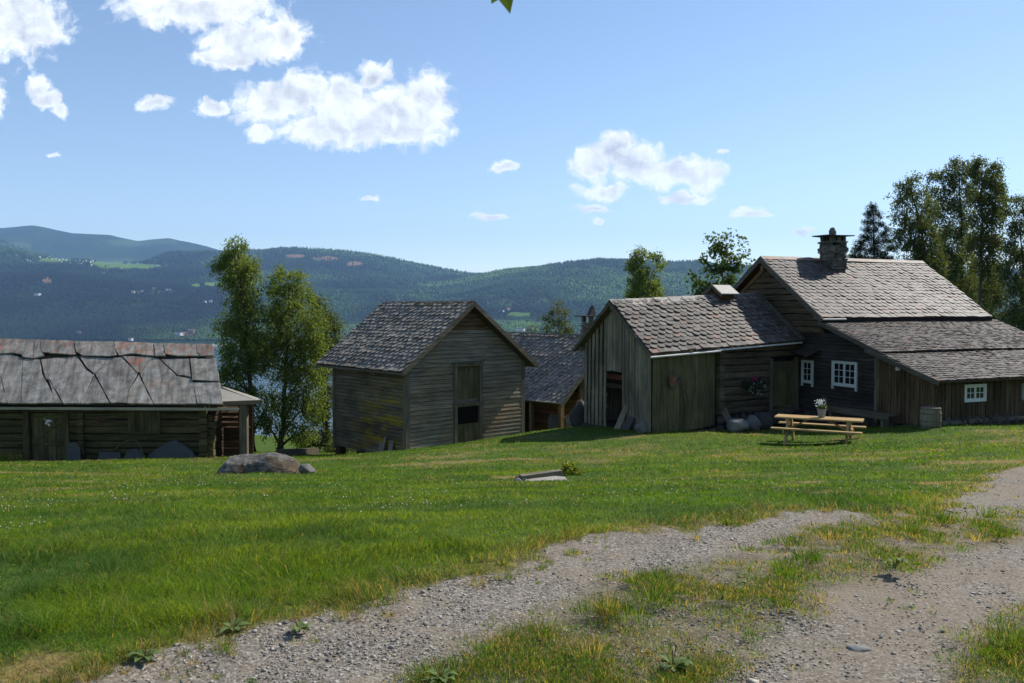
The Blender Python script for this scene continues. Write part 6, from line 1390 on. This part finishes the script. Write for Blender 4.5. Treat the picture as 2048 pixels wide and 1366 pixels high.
# sprig of maple leaves hanging into the top of the frame, from a branch overhead
sp0 = P(985, -75, 2.3); sg = empty('maple_sprig', sp0, 0, 'green lobed leaves hanging into the top edge of the picture', 'leaves')
mb = MB(); mb.tube([(-.5, .25, .22), (-.15, .05, .08), (.0, 0, .03), (.12, -.02, .03)], [.008, .006, .004, .002], 6); mb.build('twig', M_barkd, sg)
def maple_leaf(mb, c, s, rot, tilt):
    o = [(0, .0), (.12, .02), (.42, -.12), (.33, .12), (.55, .30), (.36, .34), (.40, .62), (.2, .55), (.0, 1.0), (-.2, .55), (-.40, .62), (-.36, .34), (-.55, .30), (-.33, .12), (-.42, -.12), (-.12, .02)]
    ca, sa = math.cos(rot), math.sin(rot); ct, st = math.cos(tilt), math.sin(tilt)
    vs = [Vector(c)]
    for x, y in o: X = (x * ca - y * sa) * s; Zc = (x * sa + y * ca) * s; vs.append(Vector(c) + Vector((X, Zc * st * .6 + abs(x) * s * .1, Zc * ct)))
    mb.add(vs, [(0, i + 1, (i + 1) % len(o) + 1) for i in range(len(o))])
pz = lambda u, v: P(u, v, 2.3) - sp0
for (u, v, s, rot, tl) in ((1003, -44, .105, PI + .22, .25), (950, -36, .060, PI - .3, .5), (1032, -34, .056, PI + .4, .4), (975, -60, .07, PI - .1, .3)):
    mb = MB(); c = pz(u, v); maple_leaf(mb, c, s, rot, tl); lf = mb.build('leaf', M_lm, sg); m2 = MB(); m2.tube([c, c.lerp(Vector((c.x * .8, 0, .04)), .6), Vector((c.x * .8, 0, .04))], [.0015] * 3, 4); m2.build('stalk', M_barkd, lf)

# ================================================================== GRASS, CLOVER, GRAVEL STONES, WEEDS
def sample(n, y0, y1, margin=260, power=1.0):
    u = RNG.uniform(-margin, 2048 + margin, n); Y = np.exp(RNG.uniform(math.log(y0), math.log(y1), n)); return (u - CX) / F * Y, Y
def in_rect(o, r, x, y, x0, x1, y0, y1):
    c, s = math.cos(r), math.sin(r); dx, dy = x - o.x, y - o.y; lx = dx * c + dy * s; ly = -dx * s + dy * c; return (lx > x0) & (lx < x1) & (ly > y0) & (ly < y1)
GBV, GBC = [], []
ga = np.array([.045, .118, .010]); gb = np.array([.112, .205, .016]); gc = np.array([.21, .265, .035]); gd = np.array([.06, .125, .03]); dry1 = np.array([.36, .28, .125]); dry2 = np.array([.23, .155, .07])
def blades(x, y, h, w, az_lean, lean, t1, t2, dryp, blue=0.0):
    n = len(x); z = gz(x, y) - .006; az = RNG.uniform(0, 2 * PI, n)
    lx, ly = np.cos(az_lean) * lean, np.sin(az_lean) * lean
    pv = np.stack([np.cos(az) * w / 2, np.sin(az) * w / 2, np.zeros(n)], -1); b = np.stack([x, y, z], -1)
    mid = b + np.stack([lx * .38, ly * .38, h * .62], -1); tip = b + np.stack([lx, ly, h * RNG.uniform(.75, 1.0, n)], -1)
    GBV.append(np.stack([b - pv, b + pv, mid + pv * .8, mid - pv * .8, tip], 1))
    t1 = np.clip(t1, 0, 1)[:, None]; t2 = np.clip(t2, 0, 1)[:, None]; c = ga * (1 - t1) + gb * t1; c = c * (1 - t2) + gc * t2
    bl = np.clip(blue, 0, 1) * np.ones(n); c = c * (1 - bl[:, None]) + gd * bl[:, None]
    dd = (RNG.uniform(0, 1, n) < dryp)[:, None]; dc = np.where((RNG.uniform(0, 1, n) < .72)[:, None], dry1, dry2); c = np.where(dd, dc * RNG.uniform(.7, 1.2, n)[:, None], c * RNG.uniform(.75, 1.25, n)[:, None])
    GBC.append(c)
# mown lawn
NB = 640000
x, y = sample(NB, 2.9, 42); x += RNG.normal(0, .04, NB)
g = grass_density(x, y); d = dryness(x, y); rd = road_sd(x, y)
keep = (RNG.uniform(0, 1, NB) < g * np.where(d > .5, .7, 1)) & (rd > -.06)
for o, r, q4 in ((G0, GA, (0, GW, 0, GL)), (S0, SA, (0, SL_, 0, SW)), (C0, HA, (0, 10, 0, 12)), (B0, 0, (-16, 0, 0, 5)), (L0, GA, (1, 7, 0, 9))): keep &= ~in_rect(o, r, x, y, *q4)
x, y, d, rd = x[keep], y[keep], d[keep], rd[keep]; n = len(x)
patch = fbm(x * .9, y * .9, 101, 3); cl = fbm(x * 4.2, y * 4.2, 103, 2); sw = fbm(x * .5, y * 1.5, 107, 3)
h = (.021 + .021 * patch + .024 * sstep(.5, .75, cl)) * RNG.uniform(.5, 1.4, n) * np.where(d > .5, .7, 1.0)
rank = sstep(.47, .66, sw) * sstep(11, 6, y) * (y < 11); h *= 1 + .9 * rank
h *= 1 + .6 * sstep(.45, .05, rd) * RNG.uniform(.3, 1.3, n)
h *= np.clip(y / 15, 1.0, 1.25)
w = np.maximum(.0030, y * .00060) * RNG.uniform(.7, 1.3, n)
fl = fbm(x * 1.1 + 7, y * 1.1, 109, 2) * 4 * PI                         # lie of the grass turns from patch to patch
al = np.where(RNG.uniform(0, 1, n) < .55, RNG.uniform(0, 2 * PI, n), fl + RNG.normal(0, .6, n))
blades(x, y, h, w, al, h * np.abs(RNG.normal(.95, .45, n)), (patch - .5) * 1.7 + .45 + RNG.normal(0, .25, n), np.clip(fbm(x * .33, y * .6, 111, 4) * 3.0 - 1.25, 0, 1) * .5 + (RNG.uniform(0, 1, n) < .10) * .5, d * .85 + .04, sstep(.48, .62, fbm(x * .6 + 31, y * 1.2, 113, 4)) * .8)
# tufts on the track, along the strip between the wheel tracks and in ragged clumps down the lawn's edge
def tufts(n, y0, y1, prob, hmin, hmax, rmin, rmax, nb, dry):
    tx, ty = sample(n, y0, y1, 200); k = RNG.uniform(0, 1, n) < prob(tx, ty); tx, ty = tx[k], ty[k]; m = len(tx)
    H = RNG.uniform(hmin, hmax, m) * RNG.uniform(.6, 1.3, m); R = RNG.uniform(rmin, rmax, m); D = np.clip(dry + RNG.normal(0, .28, m), .03, .95); T = RNG.uniform(0, 1, m); Bl = RNG.uniform(0, .6, m)
    N = np.maximum(6, (nb * RNG.uniform(.5, 1.4, m) * np.clip(6.5 / ty, .35, 1.3)).astype(int)); i = np.repeat(np.arange(m), N); nn = len(i)
    a = RNG.uniform(0, 2 * PI, nn); q = RNG.uniform(0, 1, nn) ** .6; bx = tx[i] + np.cos(a) * R[i] * q; by = ty[i] + np.sin(a) * R[i] * q
    hh = H[i] * RNG.uniform(.45, 1.15, nn) * (1 - .35 * q); ln = hh * (.25 + .9 * q) * RNG.uniform(.4, 1.4, nn)
    blades(bx, by, hh, np.maximum(.0030, by * .0006) * RNG.uniform(.7, 1.3, nn), a + RNG.normal(0, .6, nn), ln, T[i] * .9 + RNG.normal(0, .2, nn), (RNG.uniform(0, 1, nn) < .2) * .6, D[i], Bl[i])
sd_ = lambda x, y: strip_sd(x, y)
onr = lambda x, y: road_sd(x, y) < .02
tufts(26000, 2.9, 13.5, lambda x, y: onr(x, y) * sstep(.12, -.25, sd_(x, y)) * (.22 + .78 * sstep(.39, .55, fbm(x * 2.2, y * 2.2, 31, 3))), .02, .06, .04, .12, 40, .30)
tufts(800, 2.9, 11, lambda x, y: onr(x, y) * sstep(.05, -.3, sd_(x, y)) * sstep(.42, .6, fbm(x * 1.6, y * 1.6, 35, 3)), .09, .15, .05, .13, 130, .15)
tufts(2600, 2.9, 14, lambda x, y: onr(x, y) * sstep(-.05, .5, sd_(x, y)) * sstep(.48, .66, fbm(x * 1.7, y * 1.7, 37, 3)) * .55 * np.where(x > .5 * y, .25, 1), .02, .05, .015, .05, 22, .32)
tufts(1500, 2.9, 12, lambda x, y: sstep(.30, .02, np.abs(road_sd(x, y) + .02)), .04, .10, .03, .09, 50, .42)
tufts(240, 4, 30, lambda x, y: (road_sd(x, y) > .5) * .5, .05, .09, .05, .12, 70, .08)
# dry straw lying flat on the strip and the verge
ns_ = 90000; x, y = sample(ns_, 2.9, 12); sv = strip_sd(x, y); rd = road_sd(x, y); k = RNG.uniform(0, 1, ns_) < np.maximum((rd < 0) * sstep(.15, -.15, sv) * sstep(.42, .62, fbm(x * 2.6, y * 2.6, 39, 3)), sstep(.25, 0, np.abs(rd)) * .6) * .75
x, y = x[k], y[k]; n = len(x); blades(x, y, RNG.uniform(.006, .022, n), np.maximum(.0026, y * .0005), RNG.uniform(0, 6.3, n), RNG.uniform(.02, .07, n), np.zeros(n), np.zeros(n), np.full(n, .88))
# tall seeding grass by the barn wall at the picture edge
m = 900; x = P(10, 930, 31.2).x + RNG.normal(0, .35, m); y = 31.1 + RNG.normal(0, .2, m); hh = RNG.uniform(.15, .55, m); blades(x, y, hh, np.full(m, .014), RNG.uniform(0, 6.3, m), hh * .35, np.full(m, .5), np.full(m, .3), np.full(m, .55))
V = np.concatenate(GBV).reshape(-1, 3); n = len(V) // 5; i5 = np.arange(n)[:, None] * 5
Q = np.concatenate([i5, i5 + 1, i5 + 2, i5 + 3], 1); T = np.concatenate([i5 + 3, i5 + 2, i5 + 4], 1); colr = np.repeat(np.concatenate(GBC), 5, 0)
M_gblade = vc_mat('grass_blade', .5, .52, .08)
grass = np_mesh('grass', V, Q, T, M_gblade, True, colr); tag(grass, 'mown green grass with dry patches over the sloping lawn and track verges', 'grass', kind='stuff')

# white clover heads in the lawn
xs, ys = sample(5200, 3.4, 26, 60); k = (grass_density(xs, ys) > .8) & (road_sd(xs, ys) > .15) & (RNG.uniform(0, 1, 5200) < sstep(.42, .62, fbm(xs * .7, ys * .7, 121, 3)) * np.where(ys < 6, .30, .62)); xs, ys = xs[k], ys[k]; zs = gz(xs, ys)
octa = np.array([(1, 0, 0), (0, 1, 0), (-1, 0, 0), (0, -1, 0), (0, 0, 1), (0, 0, -1.)]); of = np.array([(0, 1, 4), (1, 2, 4), (2, 3, 4), (3, 0, 4), (1, 0, 5), (2, 1, 5), (3, 2, 5), (0, 3, 5)])
rr_ = np.maximum(.008, ys * .00045) * RNG.uniform(.7, 1.25, len(xs)); cc = np.stack([xs, ys, zs + RNG.uniform(.05, .095, len(xs)) * np.clip(ys / 14, 1, 1.35)], -1)
V = (cc[:, None] + octa[None] * rr_[:, None, None]).reshape(-1, 3); T = (np.arange(len(xs))[:, None, None] * 6 + of[None]).reshape(-1, 3)
pk = np.where((RNG.uniform(0, 1, len(xs)) < np.where(ys < 6, .45, .1))[:, None], np.array([.46, .30, .27]), np.array([.56, .55, .43])); 
clover = np_mesh('clover_flowers', V, None, T, vc_mat('clover_head', .8), True, np.repeat(pk, 6, 0)); tag(clover, 'scattered white and pinkish clover heads in the lawn', 'clover', kind='stuff')

# loose stones on the track
ns = 95000; xs, ys = sample(ns, 2.9, 14, 200); rdn = road_sd(xs, ys); k = (rdn < .06) & (RNG.uniform(0, 1, ns) < .25 + .75 * sstep(.35, .65, fbm(xs * 1.1, ys * 1.1, 131, 3)))
right = xs > .33 * ys; k &= RNG.uniform(0, 1, ns) > np.where(right, .72 - .5 * sstep(.5, .7, fbm(xs * .9, ys * .9, 133, 3)), .0)
xs, ys = xs[k], ys[k]; n = len(xs); zs = gz(xs, ys) - .035 * sstep(0, -.5, road_sd(xs, ys))
sz = np.maximum(np.exp(RNG.normal(math.log(.0045), .45, n)), ys * .0006); sz = np.minimum(sz, .014); big = RNG.uniform(0, 1, n) < .004; sz[big] *= RNG.uniform(1.5, 2.6, big.sum())
cube = np.array([(-1, -1, -1), (1, -1, -1), (1, 1, -1), (-1, 1, -1), (-1, -1, 1), (1, -1, 1), (1, 1, 1), (-1, 1, 1.)]); cf = np.array([(0, 3, 2, 1), (4, 5, 6, 7), (0, 1, 5, 4), (1, 2, 6, 5), (2, 3, 7, 6), (3, 0, 4, 7)])
v = cube[None] * RNG.uniform(.45, 1.0, (n, 8, 3)); v *= np.stack([RNG.uniform(.6, 1.3, n), RNG.uniform(.6, 1.3, n), RNG.uniform(.35, .75, n)], -1)[:, None]; a = RNG.uniform(0, 6.3, n); ca, sa = np.cos(a)[:, None], np.sin(a)[:, None]
vr = np.stack([v[:, :, 0] * ca - v[:, :, 1] * sa, v[:, :, 0] * sa + v[:, :, 1] * ca, v[:, :, 2] + RNG.uniform(-.25, .25, (n, 1)) * v[:, :, 0]], -1) * sz[:, None, None]
V = (vr + np.stack([xs, ys, zs + sz * .05], -1)[:, None]).reshape(-1, 3); Q = (np.arange(n)[:, None, None] * 8 + cf[None]).reshape(-1, 4)
tone = (.10 + .27 * RNG.uniform(0, 1, n) ** 1.4)[:, None] * np.where((RNG.uniform(0, 1, n) < .3)[:, None], np.array([1.12, 1.0, .8]), np.array([1.05, .985, .89]))
stones = np_mesh('gravel_stones', V, Q, None, vc_mat('gravel_stone', .85, 0, .25), False, np.repeat(tone, 8, 0)); tag(stones, 'loose grey gravel stones strewn over the track', 'gravel', kind='stuff')

# broad leaved weeds at the edge of the track
M_weed = leafmat('weed_leaf', (.09, .14, .04), (.17, .23, .08), .3, .5)
def weed(u, v, R, n, label, seed, up=.08):
    r = random.Random(seed); p = hit(u, v); root = empty('broadleaf_weed', p, 0, label, 'weed'); mb = MB()
    for i in range(n):
        a = 2 * PI * i / n + r.uniform(-.3, .3); L = R * r.uniform(.6, 1.1); e = r.uniform(.12, up + .25); wd = L * r.uniform(.18, .27); d = Vector((math.cos(a), math.sin(a), 0)); s = Vector((-d.y, d.x, 0)); m = 6; vs = []
        for j in range(m + 1):
            t = j / m; c = d * (L * t) + Vector((0, 0, .01 + L * (e * math.sin(t * 2.4) * .9))); ww = wd * (math.sin(PI * min(1, t * .93 + .07)) ** .7) * (.3 if t < .2 else 1)
            for q in (-1, 0, 1): vs.append(c + s * ww * q + Vector((0, 0, abs(q) * ww * .35 + r.uniform(-.004, .004))))
        mb.add(vs, [(j * 3 + q, j * 3 + q + 1, j * 3 + q + 4, j * 3 + q + 3) for j in range(m) for q in (0, 1)])
    mb.build('leaves', M_weed, root, True)
    mb = MB()
    for i in range(3): a = r.uniform(0, 6.3); q_ = Vector((.03 * math.cos(a), .03 * math.sin(a), R * r.uniform(.7, 1.2))); mb.tube([(0, 0, 0), q_ * .6, q_], [.0025, .002, .004], 4)
    mb.build('seed_stalks', M_warm, root)
weed(465, 1262, .092, 10, 'broad leaved weed with large pale leaves where lawn meets gravel, above the lower left rosette', 3)
weed(292, 1318, .085, 12, 'broad leaved weed rosette on the gravel edge at the lower left', 5)
weed(600, 1262, .09, 10, 'small weed rosette alone on bare gravel near the lawn edge', 7)
weed(1345, 1338, .10, 11, 'dark leaved weed on the grassy strip at the bottom right of the strip', 9)
weed(880, 1362, .10, 9, 'weed rosette at the foot of the big grass tuft on the bottom edge', 11)
weed(1790, 1140, .10, 11, 'bushy weed clump on the right border of the grassy strip', 13, .7)
for (u, v, s, sd, lab) in ((172, 1312, .055, 51, 'flat blue grey stone in dry grass at the lower left track edge'), (1910, 1036, .10, 52, 'pale flat stone embedded where the strip meets the far gravel'), (1720, 1285, .05, 53, 'pale flat stone set in the sandy right wheel track'), (1020, 1128, .05, 54, 'dark sharp stone on the gravel just below the lawn edge')):
    p = hit(u, v); mb = MB(); rock_mesh(mb, (0, 0, 0), s * 1.3, s * .9, s * .35, sd, 14, 8, .3); o = mb.build('rock', M_stonel if sd == 51 else (M_stoned if sd == 54 else M_rockl), None, True, p - Vector((0, 0, .035))); tag(o, lab, 'stone')
